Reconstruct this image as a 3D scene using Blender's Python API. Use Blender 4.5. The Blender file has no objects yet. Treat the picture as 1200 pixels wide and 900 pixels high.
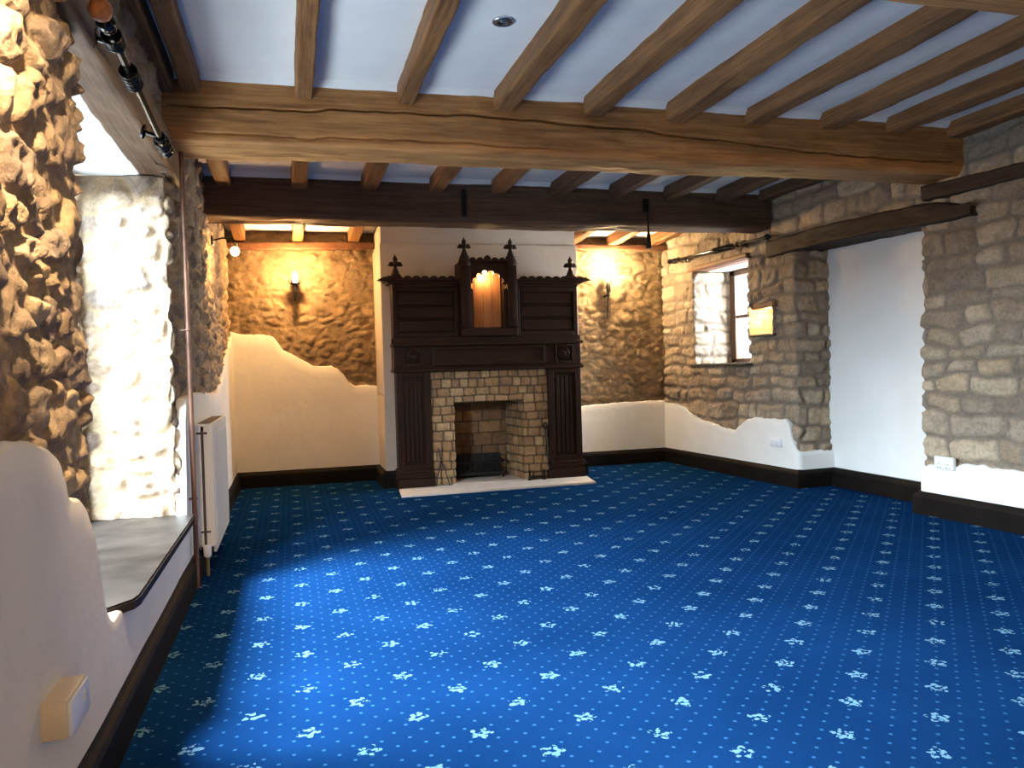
import bpy, bmesh, math, random
import numpy as np
from mathutils import Matrix, Vector

random.seed(7)
scn = bpy.context.scene
COL = scn.collection
PI = math.pi

# ------------------------------------------------------------------ camera
cd = bpy.data.cameras.new('camera')
cam = bpy.data.objects.new('camera', cd)
COL.objects.link(cam)
R = [[0.963, 0.033, -0.268], [-0.269, 0.010, -0.963], [-0.029, 0.999, 0.019]]
c0, c2 = Vector((R[0][0], R[1][0], R[2][0])), Vector((R[0][2], R[1][2], R[2][2]))
c2.normalize(); c1 = c2.cross(c0).normalized(); c0 = c1.cross(c2)
M4 = Matrix((c0, c1, c2)).transposed().to_4x4()
M4.translation = Vector((0, 0, 1.1))
cam.matrix_world = M4
cd.sensor_width = 36.0
cd.lens = 932.0 / 1200.0 * 36.0
cd.clip_start = 0.02
scn.camera = cam

# ------------------------------------------------------------------ colour management
vs = scn.view_settings
vs.view_transform = 'Standard'
vs.look = 'None'
vs.exposure = 0.0
vs.gamma = 1.0
vs.use_curve_mapping = False
scn.cycles.use_denoising = True
scn.cycles.max_bounces = 8
scn.cycles.diffuse_bounces = 5
scn.cycles.sample_clamp_indirect = 6.0

# ------------------------------------------------------------------ world: pale overcast daylight outside
w = bpy.data.worlds.new('overcast_sky'); scn.world = w
w.use_nodes = True
bg = w.node_tree.nodes['Background']
bg.inputs[0].default_value = (0.80, 0.90, 1.0, 1)
bg.inputs[1].default_value = 1.6

def area(name, loc, aim, sx, sy, power, col, spread=180):
    l = bpy.data.lights.new(name, 'AREA'); l.shape = 'RECTANGLE'
    l.size, l.size_y = sx, sy; l.energy = power; l.color = col
    l.spread = math.radians(spread)
    o = bpy.data.objects.new(name, l); COL.objects.link(o)
    o.location = loc
    d = Vector(aim) - Vector(loc)
    o.rotation_euler = d.to_track_quat('-Z', 'Y').to_euler()
    return o

DAY = (0.71, 0.875, 1.0)
WARM = (1.0, 0.56, 0.21)
# added area lamps standing in for bright sky through the windows and pale ground outside
area('daylight_window', (-2.30, 3.35, 2.72), (1.3, 3.50, 0.30), 1.25, 1.5, 2500, DAY)
area('daylight_near_window', (-2.30, 0.10, 2.72), (1.3, 1.3, 0.30), 1.6, 1.5, 2150, DAY)
area('ground_glow_window', (-1.50, 3.45, 0.75), (0.9, 3.3, 2.4), 1.5, 0.8, 80, DAY)
area('ground_glow_near_window', (-1.50, 0.75, 0.75), (0.9, 0.9, 2.4), 1.3, 0.8, 45, DAY)
area('daylight_small_window', (4.95, 7.12, 1.72), (3.6, 7.22, 1.3), 0.85, 0.95, 200, (0.86, 0.93, 1.0))

def bulb_light(name, loc, power, col=WARM, r=0.03):
    l = bpy.data.lights.new(name, 'POINT'); l.energy = power; l.color = col; l.shadow_soft_size = r
    o = bpy.data.objects.new(name, l); COL.objects.link(o); o.location = loc
    return o

# ------------------------------------------------------------------ numpy noise
def _hash(ix, iy, iz, seed):
    h = (ix.astype(np.int64) * 374761393 + iy.astype(np.int64) * 668265263 + iz.astype(np.int64) * 2147483647 + seed * 1274126177) & 0xFFFFFFFF
    h = ((h ^ (h >> 13)) * 1274126177) & 0xFFFFFFFF
    h = (h ^ (h >> 16)) * 2246822519 & 0xFFFFFFFF
    h = h ^ (h >> 15)
    return (h & 0xFFFFFF) / float(0xFFFFFF)

def vnoise(x, y, z=None, seed=0):
    x = np.asarray(x, float); y = np.asarray(y, float)
    z = np.zeros_like(x) if z is None else np.asarray(z, float)
    ix, iy, iz = np.floor(x), np.floor(y), np.floor(z)
    fx, fy, fz = x - ix, y - iy, z - iz
    fx, fy, fz = [f * f * (3 - 2 * f) for f in (fx, fy, fz)]
    out = 0
    for a in (0, 1):
        for b in (0, 1):
            for c in (0, 1):
                wgt = (fx if a else 1 - fx) * (fy if b else 1 - fy) * (fz if c else 1 - fz)
                out = out + wgt * _hash(ix + a, iy + b, iz + c, seed)
    return out * 2 - 1

def fbm(x, y, z=None, seed=0, oct=3):
    a, s, t = 1.0, 0.0, 1.0
    for k in range(oct):
        s = s + a * vnoise(np.asarray(x) * t, np.asarray(y) * t, None if z is None else np.asarray(z) * t, seed + k * 17)
        a *= 0.5; t *= 2.03
    return s

# ------------------------------------------------------------------ materials
def newmat(name):
    m = bpy.data.materials.new(name); m.use_nodes = True
    nt = m.node_tree
    b = nt.nodes['Principled BSDF']
    return m, nt, b

def nd(nt, t, **kw):
    n = nt.nodes.new(t)
    for k, v in kw.items(): setattr(n, k, v)
    return n

def mth(nt, op, a, b=None, c=None):
    n = nt.nodes.new('ShaderNodeMath'); n.operation = op
    for i, v in enumerate((a, b, c)):
        if v is None: continue
        if isinstance(v, (int, float)): n.inputs[i].default_value = v
        else: nt.links.new(v, n.inputs[i])
    return n.outputs[0]

def ramp(nt, fac, stops):
    r = nt.nodes.new('ShaderNodeValToRGB')
    e = r.color_ramp.elements
    while len(e) < len(stops): e.new(0.5)
    for i, (p, c) in enumerate(stops):
        e[i].position = p; e[i].color = (*c, 1)
    nt.links.new(fac, r.inputs[0])
    return r.outputs[0]

def mixc(nt, fac, a, b, blend='MIX'):
    n = nt.nodes.new('ShaderNodeMix'); n.data_type = 'RGBA'; n.blend_type = blend
    for s, v in ((n.inputs[0], fac), (n.inputs[6], a), (n.inputs[7], b)):
        if isinstance(v, (int, float)): s.default_value = v
        elif isinstance(v, tuple): s.default_value = (*v, 1)
        else: nt.links.new(v, s)
    return n.outputs[2]

def noise(nt, vec, scale, detail=4, rough=0.55):
    n = nt.nodes.new('ShaderNodeTexNoise')
    n.inputs['Scale'].default_value = scale; n.inputs['Detail'].default_value = detail; n.inputs['Roughness'].default_value = rough
    if vec is not None: nt.links.new(vec, n.inputs['Vector'])
    return n.outputs['Fac']

def mapping(nt, scale):
    g = nt.nodes.new('ShaderNodeNewGeometry')
    mp = nt.nodes.new('ShaderNodeMapping'); mp.inputs['Scale'].default_value = scale
    nt.links.new(g.outputs['Position'], mp.inputs['Vector'])
    return mp.outputs['Vector']

def bump(nt, b, h, dist, strength=1.0):
    n = nt.nodes.new('ShaderNodeBump'); n.inputs['Distance'].default_value = dist; n.inputs['Strength'].default_value = strength
    nt.links.new(h, n.inputs['Height']); nt.links.new(n.outputs[0], b.inputs['Normal'])

def simple(name, col, rough=0.6, metal=0.0, var=0.15, scale=14, bmp=0.0, spec=0.5):
    m, nt, b = newmat(name)
    v = mapping(nt, (1, 1, 1))
    n = noise(nt, v, scale, 5)
    dark = tuple(c * (1 - var) for c in col); lite = tuple(min(1, c * (1 + var)) for c in col)
    nt.links.new(ramp(nt, n, [(0.3, dark), (0.7, lite)]), b.inputs['Base Color'])
    b.inputs['Roughness'].default_value = rough; b.inputs['Metallic'].default_value = metal
    b.inputs['Specular IOR Level'].default_value = spec
    if bmp: bump(nt, b, noise(nt, v, scale * 4, 5), bmp)
    return m

def wood(name, cols, axis, rough=0.6, g=1.0, bmp=0.004, spec=0.35):
    """cols: dark, mid, light; grain runs along axis"""
    m, nt, b = newmat(name)
    sc = [9.0 * g] * 3; sc['xyz'.index(axis)] = 0.7 * g
    v = mapping(nt, sc)
    n1 = noise(nt, v, 2.2, 6, 0.6)
    sc2 = [34.0 * g] * 3; sc2['xyz'.index(axis)] = 1.2 * g
    v2 = mapping(nt, sc2)
    n2 = noise(nt, v2, 2.0, 4, 0.65)
    v3 = mapping(nt, (1, 1, 1)); n3 = noise(nt, v3, 2.3, 3)
    base = ramp(nt, n1, [(0.28, cols[0]), (0.5, cols[1]), (0.74, cols[2])])
    c = mixc(nt, 0.55, base, ramp(nt, n2, [(0.30, cols[0]), (0.62, cols[2])]))
    c = mixc(nt, 0.45, c, ramp(nt, n3, [(0.3, (0.45, 0.42, 0.40)), (0.65, (1, 1, 1))]), 'MULTIPLY')
    nt.links.new(c, b.inputs['Base Color'])
    b.inputs['Roughness'].default_value = rough; b.inputs['Specular IOR Level'].default_value = spec
    bump(nt, b, n2, bmp, 0.8)
    return m

def stone_mat(name, cols, mortar, rough=0.9, bmp=0.006):
    m, nt, b = newmat(name)
    a = nd(nt, 'ShaderNodeAttribute', attribute_name='stone')
    sep = nt.nodes.new('ShaderNodeSeparateColor'); nt.links.new(a.outputs['Color'], sep.inputs[0])
    v = mapping(nt, (1, 1, 1))
    n1 = noise(nt, v, 9, 6, 0.65); n2 = noise(nt, v, 45, 5, 0.7); n3 = noise(nt, v, 2.2, 4)
    k = len(cols)
    base = ramp(nt, sep.outputs[0], [(i / (k - 1), c) for i, c in enumerate(cols)])
    c = mixc(nt, 0.75, base, ramp(nt, n1, [(0.3, (0.62, 0.58, 0.54)), (0.55, (1.0, 0.98, 0.94)), (0.75, (1.22, 1.2, 1.15))]), 'MULTIPLY')
    c = mixc(nt, sep.outputs[1], c, mortar)
    c = mixc(nt, 0.6, c, ramp(nt, n2, [(0.32, (0.55, 0.53, 0.5)), (0.6, (1.1, 1.1, 1.1))]), 'MULTIPLY')
    c = mixc(nt, 0.5, c, ramp(nt, n3, [(0.3, (0.7, 0.66, 0.62)), (0.7, (1.12, 1.1, 1.06))]), 'MULTIPLY')
    nt.links.new(c, b.inputs['Base Color'])
    b.inputs['Roughness'].default_value = rough
    b.inputs['Specular IOR Level'].default_value = 0.2
    h = mth(nt, 'ADD', mth(nt, 'MULTIPLY', n1, 0.9), mth(nt, 'MULTIPLY', n2, 0.6))
    bump(nt, b, h, bmp * 2.5, 0.9)
    return m

def glass_mat():
    m, nt, b = newmat('window_glass')
    out = nt.nodes['Material Output']
    t = nt.nodes.new('ShaderNodeBsdfTransparent'); gl = nt.nodes.new('ShaderNodeBsdfGlossy'); gl.inputs['Roughness'].default_value = 0.03
    fr = nt.nodes.new('ShaderNodeValue'); fr.outputs[0].default_value = 0.05
    mx = nt.nodes.new('ShaderNodeMixShader')
    nt.links.new(fr.outputs[0], mx.inputs[0]); nt.links.new(t.outputs[0], mx.inputs[1]); nt.links.new(gl.outputs[0], mx.inputs[2])
    nt.links.new(mx.outputs[0], out.inputs['Surface'])
    return m

def glow_mat(name, col, strength):
    m, nt, b = newmat(name)
    v = mapping(nt, (1, 1, 1)); n = noise(nt, v, 30, 2)
    nt.links.new(ramp(nt, n, [(0.2, tuple(c * 0.95 for c in col)), (0.8, col)]), b.inputs['Emission Color'])
    b.inputs['Emission Strength'].default_value = strength
    b.inputs['Base Color'].default_value = (0.9, 0.85, 0.75, 1)
    return m

def carpet_mat():
    m, nt, b = newmat('patterned_carpet')
    g = nt.nodes.new('ShaderNodeNewGeometry')
    sp = nt.nodes.new('ShaderNodeSeparateXYZ'); nt.links.new(g.outputs['Position'], sp.inputs[0])
    DX, DY, X0, Y0 = 0.1682, 0.1785, 0.0165, 2.513
    X = mth(nt, 'DIVIDE', mth(nt, 'SUBTRACT', sp.outputs[0], X0), DX)
    Y = mth(nt, 'DIVIDE', mth(nt, 'SUBTRACT', sp.outputs[1], Y0), DY)
    s = mth(nt, 'MULTIPLY', mth(nt, 'ADD', X, Y), 0.5)
    t = mth(nt, 'MULTIPLY', mth(nt, 'SUBTRACT', X, Y), 0.5)
    def local(mult):
        sm, tm = mth(nt, 'MULTIPLY', s, mult), mth(nt, 'MULTIPLY', t, mult)
        fs = mth(nt, 'SUBTRACT', sm, mth(nt, 'ROUND', sm)); ft = mth(nt, 'SUBTRACT', tm, mth(nt, 'ROUND', tm))
        dx = mth(nt, 'MULTIPLY', mth(nt, 'ADD', fs, ft), DX / mult)
        dy = mth(nt, 'MULTIPLY', mth(nt, 'SUBTRACT', fs, ft), DY / mult)
        r = mth(nt, 'SQRT', mth(nt, 'ADD', mth(nt, 'MULTIPLY', dx, dx), mth(nt, 'MULTIPLY', dy, dy)))
        return dx, dy, r
    dx, dy, r = local(1.0)
    ang = mth(nt, 'ARCTAN2', dy, dx)
    vor = nt.nodes.new('ShaderNodeTexVoronoi'); vor.inputs['Scale'].default_value = 72
    nt.links.new(g.outputs['Position'], vor.inputs['Vector'])
    lim = mth(nt, 'ADD', 0.031, mth(nt, 'MULTIPLY', mth(nt, 'COSINE', mth(nt, 'ADD', mth(nt, 'MULTIPLY', ang, 5.0), 0.6)), 0.008))
    inside = mth(nt, 'LESS_THAN', r, lim)
    blob = mth(nt, 'LESS_THAN', vor.outputs['Distance'], 0.56)
    ring = mth(nt, 'GREATER_THAN', r, 0.006)
    flower = mth(nt, 'MULTIPLY', mth(nt, 'MULTIPLY', inside, blob), ring)
    ddx, ddy, dr = local(4.0)
    dot = mth(nt, 'MULTIPLY', mth(nt, 'LESS_THAN', dr, 0.0060), mth(nt, 'GREATER_THAN', r, 0.052))
    v = mapping(nt, (1, 1, 1))
    pile = noise(nt, v, 420, 2, 0.7); worn = noise(nt, v, 1.6, 3)
    base = ramp(nt, worn, [(0.3, (0.0034, 0.0215, 0.076)), (0.7, (0.0046, 0.029, 0.100))])
    base = mixc(nt, 0.5, base, ramp(nt, pile, [(0.3, (0.55, 0.55, 0.6)), (0.7, (1.3, 1.3, 1.25))]), 'MULTIPLY')
    c = mixc(nt, dot, base, (0.022, 0.085, 0.20))
    c = mixc(nt, flower, c, (0.105, 0.215, 0.315))
    nt.links.new(c, b.inputs['Base Color'])
    b.inputs['Roughness'].default_value = 0.95
    b.inputs['Specular IOR Level'].default_value = 0.0
    bump(nt, b, pile, 0.004, 0.6)
    return m

M = {}
OAK = ((0.076, 0.030, 0.010), (0.205, 0.090, 0.032), (0.34, 0.168, 0.063))
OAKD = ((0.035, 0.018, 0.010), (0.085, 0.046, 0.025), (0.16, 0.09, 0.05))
M['oak_x'] = wood('aged_oak_across', ((0.17, 0.070, 0.021), (0.42, 0.190, 0.060), (0.58, 0.30, 0.108)), 'x', 0.62, 1.0, 0.002)
M['oak_y'] = wood('aged_oak_along', OAK, 'y', 0.62)
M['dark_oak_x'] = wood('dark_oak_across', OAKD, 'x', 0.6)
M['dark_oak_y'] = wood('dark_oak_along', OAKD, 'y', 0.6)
M['red_oak_y'] = wood('reddish_timber', ((0.06, 0.022, 0.012), (0.15, 0.062, 0.03), (0.25, 0.115, 0.06)), 'y', 0.6)
BLK = ((0.011, 0.006, 0.004), (0.026, 0.0135, 0.008), (0.048, 0.026, 0.015))
M['black_oak_y'] = wood('blackened_oak_along', BLK, 'y', 0.7)
CARV = ((0.0075, 0.0032, 0.0018), (0.017, 0.0070, 0.0038), (0.033, 0.0135, 0.0070))
M['carved_z'] = wood('dark_carved_oak_upright', CARV, 'z', 0.45, 1.0, 0.002, 0.16)
M['carved_x'] = wood('dark_carved_oak_level', CARV, 'x', 0.45, 1.0, 0.002, 0.16)
M['niche_wood'] = wood('polished_niche_board', ((0.16, 0.055, 0.018), (0.34, 0.13, 0.045), (0.46, 0.20, 0.08)), 'z', 0.45, 1.0, 0.001)
M['skirt'] = simple('dark_stained_skirting', (0.0055, 0.0038, 0.0032), 0.6, var=0.4, scale=6, spec=0.12)
M['plaster'] = simple('white_lime_plaster', (0.72, 0.69, 0.63), 0.85, var=0.05, scale=3.5, bmp=0.004, spec=0.25)
M['plaster_right'] = simple('white_painted_panel', (0.74, 0.74, 0.72), 0.8, var=0.04, scale=3, bmp=0.003, spec=0.25)
M['ceil'] = simple('white_ceiling_plaster', (0.75, 0.755, 0.74), 0.9, var=0.05, scale=2.5, bmp=0.003, spec=0.2)
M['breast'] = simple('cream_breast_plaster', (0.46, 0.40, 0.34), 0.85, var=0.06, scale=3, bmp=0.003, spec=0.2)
M['stone_left'] = stone_mat('rough_rubble_stone', [(0.34, 0.245, 0.15), (0.17, 0.128, 0.108), (0.42, 0.315, 0.20), (0.24, 0.19, 0.16), (0.50, 0.40, 0.27), (0.14, 0.11, 0.097), (0.30, 0.245, 0.20), (0.38, 0.29, 0.20)], (0.33, 0.245, 0.155))
M['stone_back'] = stone_mat('brown_rubble_stone', [(0.25, 0.175, 0.10), (0.16, 0.115, 0.07), (0.31, 0.225, 0.135), (0.21, 0.16, 0.105), (0.27, 0.19, 0.11)], (0.20, 0.145, 0.09))
M['stone_right'] = stone_mat('buff_limestone', [(0.40, 0.325, 0.235), (0.28, 0.225, 0.17), (0.50, 0.42, 0.31), (0.35, 0.295, 0.235), (0.25, 0.205, 0.165), (0.45, 0.36, 0.25)], (0.205, 0.17, 0.135))
M['brick'] = stone_mat('buff_hearth_brick', [(0.42, 0.285, 0.15), (0.32, 0.195, 0.105), (0.47, 0.34, 0.195), (0.37, 0.23, 0.12), (0.29, 0.19, 0.115)], (0.085, 0.06, 0.042), bmp=0.003)
M['brick_soot_shade'] = stone_mat('sooty_shaded_firebox_brick', [(0.24, 0.135, 0.07), (0.15, 0.085, 0.05), (0.29, 0.17, 0.085), (0.10, 0.06, 0.04)], (0.05, 0.034, 0.024), bmp=0.003)  # soot tone that also carries the shade inside the firebox
M['hearth'] = simple('pale_hearth_stone', (0.55, 0.50, 0.45), 0.75, var=0.12, scale=8, bmp=0.002)
M['carpet'] = carpet_mat()
M['iron'] = simple('black_wrought_iron', (0.018, 0.016, 0.015), 0.38, 0.7, var=0.3, scale=30, bmp=0.0015)
M['gloss_black'] = simple('glossy_black_metal', (0.012, 0.012, 0.013), 0.14, 0.5, var=0.2, scale=20)
M['copper'] = simple('brown_painted_pipe', (0.135, 0.062, 0.036), 0.42, 0.2, var=0.25, scale=9)
M['rad'] = simple('cream_radiator_enamel', (0.72, 0.69, 0.62), 0.4, var=0.03, scale=5)
M['slot'] = simple('painted_gap_shade', (0.05, 0.042, 0.036), 0.6, var=0.2)  # dark colour stands in for the shade inside gaps and holes
M['brass'] = simple('dull_brass', (0.42, 0.30, 0.13), 0.35, 0.8, var=0.15)
M['chrome'] = simple('brushed_chrome', (0.6, 0.62, 0.65), 0.22, 1.0, var=0.08)
M['slate'] = simple('polished_dark_sill', (0.017, 0.013, 0.011), 0.5, var=0.6, scale=4, bmp=0.001, spec=0.07)
M['slate2'] = simple('dark_slate', (0.05, 0.045, 0.042), 0.5, var=0.3, scale=8)
M['cream_plastic'] = simple('cream_plastic', (0.66, 0.55, 0.40), 0.45, var=0.03)
M['white_plastic'] = simple('white_plastic', (0.72, 0.74, 0.76), 0.35, var=0.02)
M['soot'] = simple('sooty_iron', (0.012, 0.011, 0.010), 0.8, 0.2, var=0.4, scale=25, bmp=0.003)
M['frame'] = wood('brown_window_timber', ((0.06, 0.03, 0.016), (0.13, 0.07, 0.04), (0.2, 0.12, 0.07)), 'z', 0.5)
M['glass'] = glass_mat()
M['bulb'] = glow_mat('lit_bulb', (1.0, 0.80, 0.48), 14.0)
M['bulb_soft'] = glow_mat('lit_downlight', (1.0, 0.95, 0.85), 3.0)

# ------------------------------------------------------------------ mesh builder
class MB:
    def __init__(s): s.v = []; s.f = []; s.col = None
    def add(s, vs_, fs_):
        n = len(s.v); s.v += [tuple(p) for p in vs_]; s.f += [tuple(i + n for i in f) for f in fs_]
        return s
    def bm(s, b):
        b.verts.ensure_lookup_table(); b.verts.index_update()
        s.add([v.co[:] for v in b.verts], [[v.index for v in f.verts] for f in b.faces]); b.free(); return s
    def box(s, lo, hi, bev=0.004, seg=2, mat=None):
        b = bmesh.new(); bmesh.ops.create_cube(b, size=1)
        lo, hi = Vector(lo), Vector(hi)
        for v in b.verts: v.co = Vector(((lo[i] + hi[i]) / 2 + v.co[i] * (hi[i] - lo[i]) for i in range(3)))
        if bev: bmesh.ops.bevel(b, geom=b.edges[:], offset=min(bev, 0.45 * min(abs(hi[i] - lo[i]) for i in range(3))), segments=seg, affect='EDGES', profile=0.5)
        if mat: bmesh.ops.transform(b, matrix=mat, verts=b.verts)
        return s.bm(b)
    def ball(s, c, r, seg=16):
        b = bmesh.new(); bmesh.ops.create_uvsphere(b, u_segments=seg, v_segments=max(8, seg // 2), radius=1)
        r = (r, r, r) if isinstance(r, (int, float)) else r
        for v in b.verts: v.co = Vector((c[i] + v.co[i] * r[i] for i in range(3)))
        return s.bm(b)
    def lathe(s, prof, c, axis=(0, 0, 1), seg=24):
        """prof: (radius, height) pairs; c base point"""
        q = Vector((0, 0, 1)).rotation_difference(Vector(axis).normalized())
        vs_, fs_ = [], []
        for (r, h) in prof:
            for k in range(seg):
                a = 2 * PI * k / seg
                vs_.append(Vector(c) + q @ Vector((r * math.cos(a), r * math.sin(a), h)))
        n = len(prof)
        for i in range(n - 1):
            for k in range(seg):
                k2 = (k + 1) % seg
                fs_.append((i * seg + k, i * seg + k2, (i + 1) * seg + k2, (i + 1) * seg + k))
        fs_.append(tuple(range(seg - 1, -1, -1))); fs_.append(tuple((n - 1) * seg + k for k in range(seg)))
        return s.add(vs_, fs_)
    def tube(s, pts, r, seg=12):
        pts = [Vector(p) for p in pts]
        rr = r if isinstance(r, (list, tuple)) else [r] * len(pts)
        vs_, fs_ = [], []
        d0 = (pts[1] - pts[0]).normalized()
        up = Vector((0, 0, 1)) if abs(d0.z) < 0.9 else Vector((1, 0, 0))
        x = d0.cross(up).normalized()
        for i, p in enumerate(pts):
            d = (pts[min(i + 1, len(pts) - 1)] - pts[max(i - 1, 0)]).normalized()
            x = (x - d * x.dot(d)).normalized(); y = d.cross(x)
            for k in range(seg):
                a = 2 * PI * k / seg
                vs_.append(p + (x * math.cos(a) + y * math.sin(a)) * rr[i])
        for i in range(len(pts) - 1):
            for k in range(seg):
                k2 = (k + 1) % seg
                fs_.append((i * seg + k, i * seg + k2, (i + 1) * seg + k2, (i + 1) * seg + k))
        fs_.append(tuple(range(seg - 1, -1, -1))); fs_.append(tuple((len(pts) - 1) * seg + k for k in range(seg)))
        return s.add(vs_, fs_)
    def torus(s, c, R_, r, axis=(0, 0, 1), seg=20, sub=8):
        q = Vector((0, 0, 1)).rotation_difference(Vector(axis).normalized())
        vs_, fs_ = [], []
        for i in range(seg):
            a = 2 * PI * i / seg
            for j in range(sub):
                bb = 2 * PI * j / sub
                vs_.append(Vector(c) + q @ Vector(((R_ + r * math.cos(bb)) * math.cos(a), (R_ + r * math.cos(bb)) * math.sin(a), r * math.sin(bb))))
        for i in range(seg):
            for j in range(sub):
                fs_.append((i * sub + j, ((i + 1) % seg) * sub + j, ((i + 1) % seg) * sub + (j + 1) % sub, i * sub + (j + 1) % sub))
        return s.add(vs_, fs_)
    def prism(s, poly, f0, f1):
        """poly in 2D; f0, f1 map a 2D point to the two end planes"""
        n = len(poly)
        vs_ = [f0(p) for p in poly] + [f1(p) for p in poly]
        fs_ = [tuple(range(n - 1, -1, -1)), tuple(range(n, 2 * n))]
        for i in range(n): fs_.append((i, (i + 1) % n, n + (i + 1) % n, n + i))
        return s.add(vs_, fs_)
    def build(s, name, mat, parent=None, smooth=False, fix=True):
        me = bpy.data.meshes.new(name)
        off = Vector(parent.matrix_basis.translation) if parent is not None else Vector((0, 0, 0))
        if parent is not None and parent.parent is not None: off += Vector(parent.parent.matrix_basis.translation)
        me.from_pydata([tuple(Vector(p) - off) for p in s.v], [], s.f)
        if fix:
            b = bmesh.new(); b.from_mesh(me); bmesh.ops.recalc_face_normals(b, faces=b.faces); b.to_mesh(me); b.free()
        me.materials.append(mat)
        if smooth:
            me.polygons.foreach_set('use_smooth', [True] * len(me.polygons))
            if smooth == 'auto':
                try: me.set_sharp_from_angle(angle=math.radians(38))
                except Exception: pass
        o = bpy.data.objects.new(name, me); COL.objects.link(o)
        if parent is not None: o.parent = parent
        return o

def tag(o, label, cat, group=None):
    o['label'] = label; o['category'] = cat
    if group: o['group'] = group
    return o

def thing(name, label, cat, loc, group=None):
    o = bpy.data.objects.new(name, None); COL.objects.link(o); o.empty_display_size = 0.1
    o.location = loc
    return tag(o, label, cat, group)

def struct(o): o['kind'] = 'structure'; return o

def struct_empty(name, loc):
    o = bpy.data.objects.new(name, None); COL.objects.link(o); o.empty_display_size = 0.1
    o.location = loc; return struct(o)

# ------------------------------------------------------------------ stone fields
def coursed(u, v, seed, hmin, hmax, wmin, wmax, r=0.02, warp=0.014):
    rng = np.random.RandomState(seed)
    uu = u + warp * fbm(u * 6, v * 6, seed=seed + 1, oct=2) * 1.2
    vv = v + warp * fbm(u * 4 + 31, v * 5 + 7, seed=seed + 2, oct=2)
    edges = [-0.4]
    while edges[-1] < 3.2: edges.append(edges[-1] + rng.uniform(hmin, hmax))
    edges = np.array(edges)
    ci = np.clip(np.searchsorted(edges, vv) - 1, 0, len(edges) - 2)
    d = np.full(u.shape, -1.0); idr = np.zeros(u.shape); id2 = np.zeros(u.shape); cu = np.zeros(u.shape); cv = np.zeros(u.shape)
    for c in range(len(edges) - 1):
        ue = [-3.0 - rng.uniform(0, 0.4)]
        while ue[-1] < 13: ue.append(ue[-1] + rng.uniform(wmin, wmax) * (0.8 + 3 * (edges[c + 1] - edges[c])))
        ue = np.array(ue); ra = rng.rand(len(ue)); rb = rng.rand(len(ue))
        sel = ci == c
        if not sel.any(): continue
        us = uu[sel]; k = np.clip(np.searchsorted(ue, us) - 1, 0, len(ue) - 2)
        u0, u1 = ue[k], ue[k + 1]
        qx = np.abs(us - (u0 + u1) / 2) - ((u1 - u0) / 2 - r)
        hh = (edges[c + 1] - edges[c]) / 2
        qy = np.abs(vv[sel] - (edges[c + 1] + edges[c]) / 2) - (hh - r)
        sd = np.hypot(np.maximum(qx, 0), np.maximum(qy, 0)) + np.minimum(np.maximum(qx, qy), 0) - r
        d[sel] = -sd; idr[sel] = ra[k]; id2[sel] = rb[k]
        cu[sel] = us - (u0 + u1) / 2; cv[sel] = vv[sel] - (edges[c + 1] + edges[c]) / 2
    return d, idr, id2, cu, cv

def rubble(u, v, seed, cu_, cv_, jit=0.42, warp=0.02):
    uu = (u + warp * fbm(u * 7, v * 7, seed=seed + 1, oct=2)) / cu_
    vv = (v + warp * fbm(u * 7 + 50, v * 7, seed=seed + 2, oct=2)) / cv_
    iu, iv = np.floor(uu), np.floor(vv)
    f1 = np.full(u.shape, 9.0); f2 = np.full(u.shape, 9.0)
    idr = np.zeros(u.shape); id2 = np.zeros(u.shape); du_ = np.zeros(u.shape); dv_ = np.zeros(u.shape)
    z0 = np.zeros_like(iu)
    for a in (-1, 0, 1, 2):
        for b in (-1, 0, 1):
            cx, cy = iu + a, iv + b
            px = cx + 0.5 + (_hash(cx, cy, z0, seed) - 0.5) * 2 * jit + 0.5 * (np.mod(cy, 2) - 0.5)
            py = cy + 0.5 + (_hash(cx, cy, z0, seed + 5) - 0.5) * 2 * jit
            dd = np.hypot(uu - px, vv - py) * (0.8 + 0.45 * _hash(cx, cy, z0, seed + 9))
            nearer = dd < f1
            f2 = np.where(nearer, f1, np.minimum(f2, dd))
            idr = np.where(nearer, _hash(cx, cy, z0, seed + 13), idr)
            id2 = np.where(nearer, _hash(cx, cy, z0, seed + 21), id2)
            du_ = np.where(nearer, uu - px, du_); dv_ = np.where(nearer, vv - py, dv_)
            f1 = np.minimum(f1, dd)
    return (f2 - f1) * 0.5 * min(cu_, cv_), idr, id2, du_ * cu_, dv_ * cv_

def relief(u, v, st):
    if st['kind'] == 'rubble': d, a, b, cu, cv = rubble(u, v, st['seed'], *st['cell'], warp=st.get('warp', 0.02))
    else: d, a, b, cu, cv = coursed(u, v, st['seed'], *st['size'], r=st.get('r', 0.02), warp=st.get('warp', 0.014))
    m = st.get('joint', 0.006); k = st.get('soft', 0.014)
    prof = 1 - np.exp(-np.maximum(d - m, 0) / k)
    amp = st['amp']
    h = amp * prof * (0.45 + 0.75 * b)
    h = h + prof * (cu * (a - 0.5) + cv * (b - 0.5)) * st.get('tilt', 0.25)
    h = h + fbm(u * 22, v * 22, seed=st['seed'] + 3, oct=3) * st.get('rough', 0.004) * (0.4 + prof)
    if 'facet' in st:
        n1 = vnoise(u * 13 + 60 * a, v * 13 + 40 * b, seed=st['seed'] + 31); n2 = vnoise(u * 27 + 30 * b, v * 24, seed=st['seed'] + 32)
        h = h + st['facet'] * (np.abs(n1) * -1.0 + 0.35 + 0.5 * (0.4 - np.abs(n2))) * prof
    h = h + fbm(u * 1.7, v * 1.7, seed=st['seed'] + 4, oct=2) * st.get('wave', 0.01)
    mort = np.clip(1 - (d - m * 0.4) / (m * 1.3), 0, 1)
    return h, a, mort, b

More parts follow.
